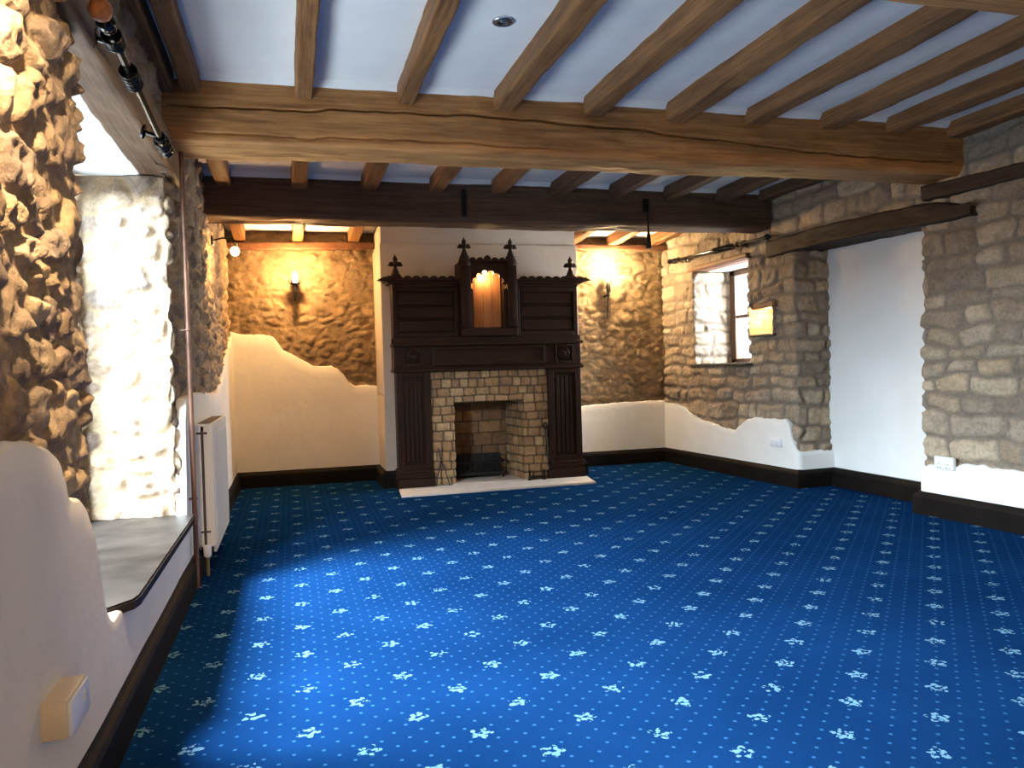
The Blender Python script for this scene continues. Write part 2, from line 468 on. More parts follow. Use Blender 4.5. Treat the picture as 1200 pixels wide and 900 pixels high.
# ------------------------------------------------------------------ plan paths (room on the right hand of travel)
class Path:
    def __init__(s, pts, r=0.05, s0=0.0):
        s.p = [np.array(p, float) for p in pts]; s.r = r; s.s0 = s0
        s.c = [0.0]
        for a, b in zip(s.p, s.p[1:]): s.c.append(s.c[-1] + np.linalg.norm(b - a))
        s.L = s.c[-1]
    def at(s, q):
        q = np.asarray(q, float)
        pos = np.zeros(q.shape + (2,)); tan = np.zeros(q.shape + (2,))
        k = np.clip(np.searchsorted(s.c, q, side='right') - 1, 0, len(s.p) - 2)
        for i in range(len(s.p) - 1):
            m = k == i
            d = (s.p[i + 1] - s.p[i]) / (s.c[i + 1] - s.c[i])
            pos[m] = s.p[i] + (q[m] - s.c[i])[:, None] * d; tan[m] = d
        for i in range(1, len(s.p) - 1):
            r = min(s.r, 0.45 * (s.c[i] - s.c[i - 1]), 0.45 * (s.c[i + 1] - s.c[i]))
            m = np.abs(q - s.c[i]) < r
            if not m.any(): continue
            d0 = (s.p[i] - s.p[i - 1]) / (s.c[i] - s.c[i - 1]); d1 = (s.p[i + 1] - s.p[i]) / (s.c[i + 1] - s.c[i])
            A, B, C = s.p[i] - d0 * r, s.p[i] + d1 * r, s.p[i]
            t = ((q[m] - s.c[i] + r) / (2 * r))[:, None]
            pos[m] = (1 - t) ** 2 * A + 2 * t * (1 - t) * C + t * t * B
            tt = (1 - t) * d0 + t * d1
            tan[m] = tt / np.linalg.norm(tt, axis=1)[:, None]
        nrm = np.stack([tan[..., 1], -tan[..., 0]], -1)
        return pos, nrm

class Stones:
    """collects stone strips into one mesh with a per-vertex stone attribute"""
    def __init__(s): s.V = []; s.F = []; s.C = []; s.n = 0
    def strip(s, path, z0, z1, st, res=0.015, mask=None, base=-0.02, q0=None, q1=None, cap=None, flat=None):
        q0 = 0.0 if q0 is None else q0; q1 = path.L if q1 is None else q1
        nu = max(2, int((q1 - q0) / res) + 1); nv = max(2, int((z1 - z0) / res) + 1)
        q = np.linspace(q0, q1, nu); z = np.linspace(z0, z1, nv)
        pos, nrm = path.at(q)
        U, Z = np.meshgrid(q + path.s0, z, indexing='ij')
        h, a, mo, b = relief(U, Z, st)
        if flat is not None: h = h * flat(U)
        h = h + base
        if cap is not None:
            zt = np.array([cap(x) for x in (q + path.s0)])[:, None]
            h = np.where(Z < zt + 0.004, np.minimum(h, -0.012), h)
        X = pos[:, 0][:, None] + nrm[:, 0][:, None] * h
        Y = pos[:, 1][:, None] + nrm[:, 1][:, None] * h
        V = np.stack([X, Y, Z], -1).reshape(-1, 3)
        C = np.stack([a, mo, b, np.ones_like(a)], -1).reshape(-1, 4)
        idx = np.arange(nu * nv).reshape(nu, nv)
        F = np.stack([idx[:-1, :-1], idx[1:, :-1], idx[1:, 1:], idx[:-1, 1:]], -1).reshape(-1, 4)
        if mask is not None:
            um = (U[:-1, :-1] + U[1:, 1:]) / 2; zm = (Z[:-1, :-1] + Z[1:, 1:]) / 2
            keep = mask(um, zm).reshape(-1)
            F = F[keep]
        s._push(V, F, C)
    def sheet(s, O, Uv, Vv, Nv, u0, u1, v0, v1, st, res=0.015, mask=None, base=0.0, us=0.0, vs_=0.0):
        nu = max(2, int((u1 - u0) / res) + 1); nv = max(2, int((v1 - v0) / res) + 1)
        U, W = np.meshgrid(np.linspace(u0, u1, nu), np.linspace(v0, v1, nv), indexing='ij')
        h, a, mo, b = relief(U + us, W + vs_, st)
        h = h + base
        V = (np.array(O)[None, None] + U[..., None] * np.array(Uv) + W[..., None] * np.array(Vv) + h[..., None] * np.array(Nv)).reshape(-1, 3)
        C = np.stack([a, mo, b, np.ones_like(a)], -1).reshape(-1, 4)
        idx = np.arange(nu * nv).reshape(nu, nv)
        F = np.stack([idx[:-1, :-1], idx[1:, :-1], idx[1:, 1:], idx[:-1, 1:]], -1).reshape(-1, 4)
        if mask is not None:
            um = (U[:-1, :-1] + U[1:, 1:]) / 2; zm = (W[:-1, :-1] + W[1:, 1:]) / 2
            F = F[mask(um, zm).reshape(-1)]
        s._push(V, F, C)
    def box(s, lo, hi):
        x0, y0, z0 = lo; x1, y1, z1 = hi
        V = np.array([(x0, y0, z0), (x1, y0, z0), (x1, y1, z0), (x0, y1, z0), (x0, y0, z1), (x1, y0, z1), (x1, y1, z1), (x0, y1, z1)], float)
        F = np.array([(0, 3, 2, 1), (4, 5, 6, 7), (0, 1, 5, 4), (1, 2, 6, 5), (2, 3, 7, 6), (3, 0, 4, 7)])
        s._push(V, F, np.tile(np.array([[0.5, 1, 0.5, 1]]), (8, 1)))
    def _push(s, V, F, C):
        s.V.append(V); s.F.append(F + s.n); s.C.append(C); s.n += len(V)
    def build(s, name, mat, parent=None, smooth=True):
        V = np.concatenate(s.V); F = np.concatenate(s.F); C = np.concatenate(s.C)
        used = np.unique(F); mp = np.zeros(len(V), int); mp[used] = np.arange(len(used))
        V = V[used]; C = C[used]; F = mp[F]
        if parent is not None: V = V - np.array(parent.matrix_basis.translation)
        me = bpy.data.meshes.new(name)
        me.vertices.add(len(V)); me.vertices.foreach_set('co', V.astype(np.float32).ravel())
        me.loops.add(F.size); me.loops.foreach_set('vertex_index', F.astype(np.int32).ravel())
        me.polygons.add(len(F)); me.polygons.foreach_set('loop_start', np.arange(0, F.size, 4, dtype=np.int32))
        me.polygons.foreach_set('loop_total', np.full(len(F), 4, np.int32))
        me.update(calc_edges=True); me.validate()
        at = me.color_attributes.new('stone', 'FLOAT_COLOR', 'POINT')
        at.data.foreach_set('color', C.astype(np.float32).ravel())
        me.materials.append(mat)
        if smooth: me.polygons.foreach_set('use_smooth', [True] * len(me.polygons))
        o = bpy.data.objects.new(name, me); COL.objects.link(o)
        if parent is not None: o.parent = parent
        return o

def plaster_sheet(mb, path, top, thick, q0=None, q1=None, bottom=0.0, ds=0.012, wob=0.006, seed=3):
    """hand-floated plaster standing proud of the stones, with a wavy rounded upper edge"""
    q0 = 0.0 if q0 is None else q0; q1 = path.L if q1 is None else q1
    n = max(3, int((q1 - q0) / ds) + 1)
    q = np.linspace(q0, q1, n); pos, nrm = path.at(q)
    zt = np.array([top(x + path.s0) for x in q]) + wob * fbm((q + path.s0) * 14, q * 0, seed=seed, oct=3)
    rows = [(0.0, 0.0)] + [(k / 12.0, 0.0) for k in range(1, 13)]
    nr = len(rows); lip = [(0.006, -0.003), (0.011, -0.010), (0.013, -0.022), (0.010, -thick - 0.03)]
    vs_, fs_ = [], []
    for i in range(n):
        for (f, _) in rows:
            z = bottom + (zt[i] - 0.0 - bottom) * f
            hh = thick + 0.003 * float(vnoise(np.array([q[i] * 3.0]), np.array([z * 3.0]), seed=seed + 8)[0])
            vs_.append((pos[i, 0] + nrm[i, 0] * hh, pos[i, 1] + nrm[i, 1] * hh, z))
        for (dz, dh) in lip:
            hh = thick + dh
            vs_.append((pos[i, 0] + nrm[i, 0] * hh, pos[i, 1] + nrm[i, 1] * hh, zt[i] + dz))
    m = nr + len(lip)
    for i in range(n - 1):
        for j in range(m - 1):
            fs_.append((i * m + j, (i + 1) * m + j, (i + 1) * m + j + 1, i * m + j + 1))
    mb.add(vs_, fs_)

def sweep(mb, pts, prof):
    """profile (outward, z) swept along a plan polyline, room on the right hand"""
    P = [Vector(p) for p in pts]; m = len(prof); vs_, fs_ = [], []
    for i, p in enumerate(P):
        ds = []
        if i > 0: ds.append((P[i] - P[i - 1]).normalized())
        if i < len(P) - 1: ds.append((P[i + 1] - P[i]).normalized())
        ns = [Vector((d.y, -d.x)) for d in ds]
        n = sum(ns, Vector((0, 0)))
        n = n.normalized(); k = 1.0 / max(0.3, n.dot(ns[0]))
        for (o, z) in prof: vs_.append((p.x + n.x * o * k, p.y + n.y * o * k, z))
    for i in range(len(P) - 1):
        for j in range(m):
            j2 = (j + 1) % m
            fs_.append((i * m + j, (i + 1) * m + j, (i + 1) * m + j2, i * m + j2))
    fs_.append(tuple(range(m))); fs_.append(tuple((len(P) - 1) * m + j for j in range(m - 1, -1, -1)))
    mb.add(vs_, fs_)

# ------------------------------------------------------------------ the room's lines
XL, YB, ZC = -0.55, 8.25, 2.62
SL = 0.046
def xr(y): return 4.10 + SL * (8.25 - y)           # the right wall drifts outward towards the camera
def sr(y): return 1.30 + (8.25 - y) * math.sqrt(1 + SL * SL)

# ------------------------------------------------------------------ floor, ceiling
b = MB(); b.box((-1.2, -1.7, -0.06), (5.1, 8.45, 0.0), 0)
struct(b.build('floor', M['carpet']))
b = MB()
nx, ny = 60, 90
gx, gy = np.meshgrid(np.linspace(-1.2, 5.1, nx), np.linspace(-1.7, 8.45, ny), indexing='ij')
gz = ZC + 0.006 * fbm(gx * 1.5, gy * 1.5, seed=4, oct=2) - 0.088 * np.clip((gy - 6.5) / 1.75, 0, 1)
b.add(np.stack([gx, gy, gz], -1).reshape(-1, 3).tolist(), [(i * ny + j, i * ny + j + 1, (i + 1) * ny + j + 1, (i + 1) * ny + j) for i in range(nx - 1) for j in range(ny - 1)])
b.box((-1.2, -1.7, ZC + 0.02), (5.1, 8.45, ZC + 0.12), 0)
for yb in (4.262, 6.272):
    b.add([(-0.62, yb, 2.585), (4.6, yb, 2.585), (4.6, yb - 0.012, 2.588), (-0.62, yb - 0.012, 2.588), (-0.62, yb - 0.045, 2.626), (4.6, yb - 0.045, 2.626)], [(3, 2, 1, 0), (4, 5, 2, 3)])
struct(b.build('ceiling', M['ceil'], smooth='auto', fix=False))

# ------------------------------------------------------------------ left wall
ST_L = dict(kind='rubble', seed=11, cell=(0.16, 0.12), amp=0.025, joint=0.011, soft=0.0045, tilt=0.26, rough=0.009, facet=0.009, wave=0.014, warp=0.016)
wl = Stones()
def ztl(s):
    y = s - 1.6
    return float(np.interp(y, [-1.6, 1.40, 1.66, 1.80, 1.90, 2.02, 2.09, 2.13, 2.15, 2.19, 2.27, 2.33, 2.38, 2.42, 2.46, 2.50, 2.56, 2.60, 4.34, 4.40, 4.48, 5.0, 6.3, 6.8, 7.2, 7.7, 8.25],
                           [0.92, 0.93, 0.955, 0.975, 0.965, 0.935, 0.905, 0.86, 0.815, 0.80, 0.785, 0.75, 0.69, 0.62, 0.52, 0.44, 0.39, 0.375, 0.375, 0.85, 0.98, 1.0, 0.97, 1.05, 1.2, 1.36, 1.5]))
near_hole = lambda U, Z: ~((U > 1.75) & (U < 3.05) & (Z > 0.55) & (Z < 2.05))      # the other window, beside the camera
p_near = Path([(XL, -1.6), (XL, 2.60), (-1.06, 2.60)], 0.07, s0=0.0)
wl.strip(p_near, 0.36, 2.12, ST_L, 0.02, near_hole, base=-0.03, q0=0.0, q1=3.2, cap=ztl)
wl.strip(p_near, 0.36, 2.12, ST_L, 0.008, None, base=-0.03, q0=3.2, cap=ztl)
s_far = 4.33 + 1.6
p_far = Path([(-1.06, 4.36), (XL, 4.33), (XL, YB + 0.02)], 0.06, s0=s_far - math.hypot(0.51, 0.03))
wl.strip(p_far, 0.36, 2.12, ST_L, 0.012, None, base=-0.03, cap=ztl, flat=lambda U: 0.8 + 0.2 * np.clip((U - s_far + 0.02) / 0.1, 0, 1))
p_whole = Path([(XL, -1.6), (XL, YB + 0.02)], 0.05, s0=0.0)
wl.strip(p_whole, 2.12, ZC + 0.01, ST_L, 0.016, None, base=-0.03)
wl.strip(p_whole, -0.01, 0.36, ST_L, 0.03, None, base=-0.03, cap=ztl)
for lo, hi in (((-1.15, -1.7, -0.02), (-0.64, 0.15, ZC + 0.05)), ((-1.15, 0.15, -0.02), (-0.64, 1.45, 0.55)), ((-1.15, 0.15, 2.05), (-0.64, 1.45, ZC + 0.05)),
               ((-1.15, 1.45, -0.02), (-0.64, 2.55, ZC + 0.05)), ((-1.15, 2.5, -0.02), (-0.60, 4.4, 0.36)), ((-1.15, 2.5, 2.30), (-0.60, 4.4, ZC + 0.05)),
               ((-1.15, 4.42, -0.02), (-0.64, 8.45, ZC + 0.05))):
    wl.box(lo, hi)
wall_left = struct(wl.build('wall_left', M['stone_left']))

b = MB()
plaster_sheet(b, Path([(XL, -1.6), (XL, YB - 0.01)], 0.05), ztl, 0.02, q0=0.0, ds=0.012, seed=5)
b.build('plaster', M['plaster'], wall_left, smooth=True, fix=False)

# window in the left wall: deep reveal, timber lintel, white soffit, dark sill
win1 = struct_empty('window_1', (-1.0, 3.47, 0.40))
b = MB()
for lo, hi in (((-1.06, 2.60, 0.42), (-1.0, 2.68, 2.12)), ((-1.06, 4.27, 0.42), (-1.0, 4.36, 2.12)), ((-1.06, 2.60, 0.40), (-1.0, 4.36, 0.48)), ((-1.06, 2.60, 2.05), (-1.0, 4.36, 2.14)), ((-1.05, 3.44, 0.45), (-1.01, 3.50, 2.10)), ((-1.045, 2.64, 1.50), (-1.015, 4.3, 1.53)), ((-1.045, 2.64, 0.97), (-1.015, 4.3, 1.0))):
    b.box(lo, hi, 0.006)
b.build('window_frame', M['frame'], win1)
for y0, y1 in ((2.66, 3.45), (3.49, 4.29)):
    b = MB(); b.box((-1.034, y0, 0.46), (-1.028, y1, 2.07), 0); b.build('pane', M['glass'], win1)
b = MB(); b.box((-1.08, 2.55, 2.125), (-0.69, 4.42, 2.30), 0.01); b.build('soffit', M['plaster_right'], win1)
b = MB()
poly = [(-1.06, 2.56), (-0.60, 2.56), (-0.58, 2.66), (-0.555, 2.675), (-0.50, 2.75), (-0.490, 2.80), (-0.490, 4.32), (-0.496, 4.345), (-0.56, 4.35), (-0.62, 4.38), (-1.06, 4.38)]
b.prism(poly, lambda p: (p[0], p[1], 0.372), lambda p: (p[0], p[1], 0.398))
b.prism([(x + (-0.006 if x > -0.57 else 0), y) for x, y in poly], lambda p: (p[0], p[1], 0.398), lambda p: (p[0], p[1], 0.405))
b.build('window_sill', M['slate'], win1)

win3 = struct_empty('window_3', (-1.0, 0.8, 0.55))
b = MB()
for lo, hi in (((-1.06, 0.13, 0.55), (-1.0, 0.21, 2.05)), ((-1.06, 1.39, 0.55), (-1.0, 1.47, 2.05)), ((-1.06, 0.13, 0.53), (-1.0, 1.47, 0.61)), ((-1.06, 0.13, 1.98), (-1.0, 1.47, 2.07)), ((-1.05, 0.77, 0.58), (-1.01, 0.83, 2.0))):
    b.box(lo, hi, 0.006)
b.build('window_frame', M['frame'], win3)
for y0, y1 in ((0.19, 0.78), (0.82, 1.41)):
    b = MB(); b.box((-1.034, y0, 0.59), (-1.028, y1, 2.0), 0); b.build('pane', M['glass'], win3)
b = MB(); b.box((-1.06, 0.13, 0.52), (-0.50, 1.47, 0.555), 0.008); b.build('window_sill', M['slate'], win3)

# ------------------------------------------------------------------ back wall (both sides of the chimney)
ST_B = dict(kind='rubble', seed=23, cell=(0.17, 0.085), amp=0.016, joint=0.006, soft=0.007, tilt=0.22, rough=0.0085, wave=0.014, warp=0.03)
zl = lambda s: float(np.interp(s - 0.55, [-0.55, -0.45, -0.30, -0.19, -0.14, -0.10, -0.06, 0.02, 0.10, 0.20, 0.30, 0.40, 0.46, 0.52, 0.57, 0.63, 1.0],
                               [1.53, 1.50, 1.50, 1.49, 1.46, 1.40, 1.34, 1.30, 1.25, 1.185, 1.165, 1.165, 1.14, 1.08, 1.0, 0.965, 0.96]))
zr = lambda s: float(np.interp(s, [0, 0.25, 0.4, 0.8, 1.1, 1.3], [0.63, 0.65, 0.665, 0.68, 0.685, 0.675]))
wb = Stones()
wb.strip(Path([(XL - 0.05, YB), (0.95, YB)], s0=0.0), -0.01, ZC + 0.01, ST_B, 0.013, base=-0.02, cap=lambda q: zl(q + 0.5))
wb.strip(Path([(2.75, YB), (4.16, YB)], s0=4.0), -0.01, ZC + 0.01, ST_B, 0.013, base=-0.02, cap=lambda q: zr(q - 4.07))
wb.box((-1.15, 8.32, -0.02), (5.1, 8.45, ZC + 0.05))
wall_back = struct(wb.build('wall_back', M['stone_back']))
b = MB()
plaster_sheet(b, Path([(XL, YB), (0.9, YB)]), zl, 0.02, seed=6, ds=0.01)
plaster_sheet(b, Path([(2.82, YB), (4.10, YB)]), zr, 0.02, seed=7, wob=0.004)
b.build('plaster', M['plaster'], wall_back, smooth=True, fix=False)

# chimney breast
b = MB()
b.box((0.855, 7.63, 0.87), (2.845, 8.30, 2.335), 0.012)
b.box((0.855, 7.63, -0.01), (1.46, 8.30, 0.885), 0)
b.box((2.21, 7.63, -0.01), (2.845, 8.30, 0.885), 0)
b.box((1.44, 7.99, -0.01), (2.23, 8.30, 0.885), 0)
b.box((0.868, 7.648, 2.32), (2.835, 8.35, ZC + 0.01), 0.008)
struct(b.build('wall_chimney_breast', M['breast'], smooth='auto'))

# ------------------------------------------------------------------ right wall
ST_R = dict(kind='coursed', seed=41, size=(0.085, 0.185, 0.11, 0.36), amp=0.022, joint=0.014, soft=0.006, tilt=0.14, rough=0.0065, facet=0.005, wave=0.014, r=0.04, warp=0.030)
ztr = lambda s: float(np.interp(s, [sr(8.25), sr(8.1), sr(7.95), sr(7.80), sr(7.72), sr(7.61), sr(7.4), sr(7.17), sr(6.95), sr(6.86), sr(6.76), sr(6.65), sr(6.5), sr(6.09), sr(6.04), sr(6.01), sr(5.97), sr(5.93), sr(5.8)],
                                [0.665, 0.655, 0.645, 0.62, 0.575, 0.52, 0.49, 0.455, 0.43, 0.435, 0.50, 0.55, 0.57, 0.575, 0.53, 0.40, 0.33, 0.30, 0.30]))
ztn = lambda s: float(np.interp(s, [sr(4.7), sr(4.62), sr(4.55), sr(4.48), sr(4.32), sr(4.27), sr(4.04), sr(3.84), sr(3.0), sr(-2)], [0.29, 0.29, 0.335, 0.345, 0.345, 0.375, 0.37, 0.372, 0.36, 0.4]))
wr = Stones()
A, Bc = (2.75, YB), (4.10, YB)
CORNER = Bc
pt = lambda y: (xr(y), y)
niche_mask = lambda U, Z: ~((U > sr(6.60)) & (U < sr(6.225)) & (Z > 1.345) & (Z < 1.635))
o0 = 1.30
p = Path([CORNER, pt(5.95), (4.64, 5.96)], 0.04, s0=o0)
wr.strip(p, -0.01, 1.09, ST_R, 0.013, base=-0.02, cap=ztr)
p = Path([CORNER, pt(7.60), (4.62, 7.62)], 0.035, s0=o0)
wr.strip(p, 1.09, 2.07, ST_R, 0.013, base=-0.02)
p = Path([(4.62, 6.64), pt(6.66), pt(5.95), (4.64, 5.96)], 0.035, s0=sr(6.66) - math.hypot(4.62 - xr(6.66), 0.02))
wr.strip(p, 1.09, 2.07, ST_R, 0.012, niche_mask, base=-0.02)
p = Path([CORNER, pt(-1.65)], 0.03, s0=o0)
wr.strip(p, 2.07, ZC + 0.01, ST_R, 0.014, base=-0.02)
p = Path([(4.64, 4.60), pt(4.62), pt(-1.65)], 0.045, s0=sr(4.62) - math.hypot(4.64 - xr(4.62), 0.02))
wr.strip(p, -0.01, 2.07, ST_R, 0.013, base=-0.02, q1=2.4, cap=ztn)
wr.strip(p, -0.01, 2.07, ST_R, 0.03, base=-0.02, q0=2.4, cap=ztn)
# masonry behind the faces
for lo, hi in (((4.32, 7.66, -0.02), (4.72, 8.45, ZC + 0.05)), ((4.32, 6.66, -0.02), (4.72, 7.66, 1.07)), ((4.36, 6.66, 2.10), (4.72, 7.7, ZC + 0.05)), ((4.40, 5.99, -0.02), (4.72, 6.62, ZC + 0.05)),
               ((4.60, 4.4, -0.02), (4.75, 6.1, ZC + 0.05)), ((4.40, 4.4, 2.2), (4.75, 6.1, ZC + 0.05)), ((4.62, -1.7, -0.02), (4.9, 4.58, ZC + 0.05))):
    wr.box(lo, hi)
wall_right = struct(wr.build('wall_right', M['stone_right']))

# small lit niche in the wall: back and sides in stone
ns = Stones()
ST_N = dict(kind='coursed', seed=77, size=(0.07, 0.11, 0.12, 0.2), amp=0.012, joint=0.006, soft=0.01, tilt=0.1, rough=0.004, wave=0.004, r=0.02)
xn = xr(6.4)
ns.strip(Path([(xn - 0.02, 6.60), (xn + 0.20, 6.59), (xn + 0.20, 6.235), (xn - 0.02, 6.225)], 0.02), 1.335, 1.66, ST_N, 0.012, base=-0.005)
niche_r = ns.build('niche_lining', M['stone_right'], wall_right)
b = MB(); b.box((xn - 0.022, 6.215, 1.330), (xn + 0.22, 6.61, 1.352), 0.006); b.build('niche_sill', M['slate2'], wall_right)
b = MB(); b.box((xn + 0.004, 6.20, 1.585), (xn + 0.22, 6.62, 1.645), 0.012); b.build('niche_lintel', M['red_oak_y'], wall_right)

b = MB()
plaster_sheet(b, Path([CORNER, pt(5.95), (4.56, 5.96)], 0.03, s0=o0), ztr, 0.02, seed=9, ds=0.01)
plaster_sheet(b, Path([(4.56, 4.60), pt(4.62), pt(-1.6)], 0.03, s0=sr(4.62) - (4.56 - xr(4.62))), ztn, 0.02, seed=10, ds=0.012)
b.build('plaster', M['plaster_right'], wall_right, smooth=True, fix=False)
# blocked doorway, plastered and set back
b = MB()
ny, nz = 40, 60
gy, gz = np.meshgrid(np.linspace(4.55, 6.05, ny), np.linspace(-0.01, 2.2, nz), indexing='ij')
gx = 4.555 + 0.006 * fbm(gy * 2, gz * 2, seed=12, oct=2)
b.add(np.stack([gx, gy, gz], -1).reshape(-1, 3).tolist(), [(i * nz + j, i * nz + j + 1, (i + 1) * nz + j + 1, (i + 1) * nz + j) for i in range(ny - 1) for j in range(nz - 1)])
b.build('blocked_doorway', M['plaster_right'], wall_right, smooth=True, fix=False)

# window in the right wall
win2 = struct_empty('window_2', (4.6, 7.13, 1.09))
b = MB()
for lo, hi in (((4.585, 7.53, 1.08), (4.65, 7.63, 2.1)), ((4.585, 6.62, 1.08), (4.65, 6.70, 2.1)), ((4.585, 6.62, 1.07), (4.65, 7.63, 1.14)), ((4.585, 6.62, 2.02), (4.65, 7.63, 2.12)), ((4.595, 7.09, 1.12), (4.64, 7.15, 2.05)), ((4.60, 6.68, 1.57), (4.635, 7.55, 1.60))):
    b.box(lo, hi, 0.006)
b.build('window_frame', M['frame'], win2)
for y0, y1 in ((6.68, 7.10), (7.14, 7.55)):
    b = MB(); b.box((4.615, y0, 1.12), (4.621, y1, 2.05), 0); b.build('pane', M['glass'], win2)
b = MB(); b.box((4.30, 6.58, 2.075), (4.66, 7.68, 2.13), 0.006); b.build('soffit', M['plaster_right'], win2)
b = MB(); b.box((4.12, 6.60, 1.068), (4.66, 7.70, 1.096), 0.006); b.build('window_sill', M['slate2'], win2)
b = MB(); b.box((4.135, 6.58, 2.075), (4.34, 7.74, 2.125), 0.012); b.build('lintel', M['red_oak_y'], win2)

# wall behind the camera
b = MB(); b.box((-1.2, -1.72, -0.02), (5.1, -1.62, ZC + 0.05), 0)
struct(b.build('wall_front', M['plaster']))

# ------------------------------------------------------------------ skirting boards
PR = [(0.0, 0.0), (0.046, 0.0), (0.046, 0.118), (0.040, 0.134), (0.028, 0.146), (0.022, 0.158), (0.0, 0.160)]
b = MB(); sweep(b, [(XL, -1.6), (XL, YB)], PR); struct(b.build('baseboard_left', M['skirt']))
b = MB(); sweep(b, [(XL, YB), (0.855, YB), (0.855, 7.63), (0.97, 7.63)], PR); sweep(b, [(2.72, 7.63), (2.845, 7.63), (2.845, YB), (4.10, YB)], PR)
struct(b.build('baseboard_back', M['skirt']))
b = MB(); sweep(b, [CORNER, pt(5.95), (4.555, 5.96), (4.555, 4.60)], PR); sweep(b, [(4.555, 4.615), pt(4.615), pt(-1.6)], PR)
struct(b.build('baseboard_right', M['skirt']))

# ------------------------------------------------------------------ timbers
def timber(p0, p1, wd, ht, seed, dl=0.03, nper=10, amp=0.006, crack=None, nfront=None):
    """rounded, hand-hewn timber; p0-p1 is the centre line of its underside"""
    P0, P1 = np.array(p0, float), np.array(p1, float)
    L = np.linalg.norm(P1 - P0); a = (P1 - P0) / L
    up = np.array([0, 0, 1.0]); side = np.cross(a, up)        # points right of travel
    r = min(wd, ht) * 0.13
    per = []
    def seg(x0, y0, x1, y1, n):
        for k in range(n): per.append((x0 + (x1 - x0) * k / n, y0 + (y1 - y0) * k / n))
    def arc(cx, cy, a0, n=4):
        for k in range(n): t = a0 + PI / 2 * k / n; per.append((cx + r * math.cos(t), cy + r * math.sin(t)))
    hw = wd / 2
    arc(hw - r, r, -PI / 2); seg(hw, r, hw, ht - r, nfront or nper)
    arc(hw - r, ht - r, 0); seg(hw - r, ht, -hw + r, ht, nper)
    arc(-hw + r, ht - r, PI / 2); seg(-hw, ht - r, -hw, r, nper)
    arc(-hw + r, r, PI); seg(-hw + r, 0, hw - r, 0, nper)
    per = np.array(per); n = len(per); m = max(2, int(L / dl) + 1)
    t = np.linspace(0, L, m)
    T, K = np.meshgrid(t, np.arange(n), indexing='ij')
    cx, cy = per[:, 0][None].repeat(m, 0), per[:, 1][None].repeat(m, 0)
    ctr = np.stack([cx, cy - ht / 2], -1); nn = ctr / np.maximum(1e-6, np.linalg.norm(ctr, axis=-1, keepdims=True))
    d = amp * fbm(T * 1.6 + seed * 3.1, cx * 6, cy * 6, seed=seed, oct=3) + amp * 0.45 * fbm(T * 9, cx * 22, cy * 22, seed=seed + 7, oct=2)
    cx2 = cx + nn[..., 0] * d; cy2 = cy + nn[..., 1] * d
    bend = 0.010 * fbm(t * 0.7 + seed, t * 0, seed=seed + 3, oct=2)
    cy2 = cy2 + bend[:, None] * 0.8
    if crack is not None:
        for (xs, zs, wdt, dep) in crack:
            zc = np.interp(T, xs, zs) + 0.006 * fbm(T * 8, T * 0, seed=seed + 9, oct=3)
            ww = wdt * (0.65 + 0.6 * np.abs(fbm(T * 3, T * 0, seed=seed + 5, oct=2)))
            ww = ww * np.clip((T - xs[0]) / 0.15, 0, 1) * np.clip((xs[-1] - T) / 0.15, 0, 1) + 1e-5
            g = np.exp(-((cy - zc) / ww) ** 2) * (cx > hw * 0.9)
            cx2 = cx2 - dep * g
    V = P0[None, None] + T[..., None] * a + cx2[..., None] * side + cy2[..., None] * up
    F = []
    for i in range(m - 1):
        for k in range(n):
            k2 = (k + 1) % n
            F.append((i * n + k, i * n + k2, (i + 1) * n + k2, (i + 1) * n + k))
    F.append(tuple(range(n - 1, -1, -1))); F.append(tuple((m - 1) * n + k for k in range(n)))
    b = MB(); b.add(V.reshape(-1, 3).tolist(), F)
    return b

GB = 'heavy oak ceiling beams'
b = timber((-0.62, 4.40, 2.268), (4.34, 4.40, 2.285), 0.30, 0.35, 3, dl=0.015, nfront=72, amp=0.009,
           crack=[([0.08, 0.6, 1.15, 1.8, 2.45, 2.9, 3.45, 3.85, 4.3, 4.85], [0.185, 0.187, 0.205, 0.205, 0.19, 0.165, 0.122, 0.098, 0.085, 0.085], 0.006, 0.022),
                  ([0.1, 0.7, 1.4, 2.1], [0.055, 0.048, 0.06, 0.05], 0.008, 0.010)])
o = b.build('ceiling_beam', M['oak_x'], smooth='auto'); tag(o, 'long pale-brown cracked oak beam spanning the room, nearer of the two full-width beams', 'beam', GB)
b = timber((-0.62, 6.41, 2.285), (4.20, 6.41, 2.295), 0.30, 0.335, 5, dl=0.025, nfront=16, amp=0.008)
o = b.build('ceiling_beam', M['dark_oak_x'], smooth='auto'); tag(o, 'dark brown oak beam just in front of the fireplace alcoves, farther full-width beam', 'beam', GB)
b = timber((-0.62, 2.11, 2.290), (4.42, 2.11, 2.290), 0.29, 0.34, 8, dl=0.03, amp=0.008)
o = b.build('ceiling_beam', M['oak_x'], smooth='auto'); tag(o, 'oak beam cut off by the top edge of the photo, above the near end of the joists', 'beam', GB)

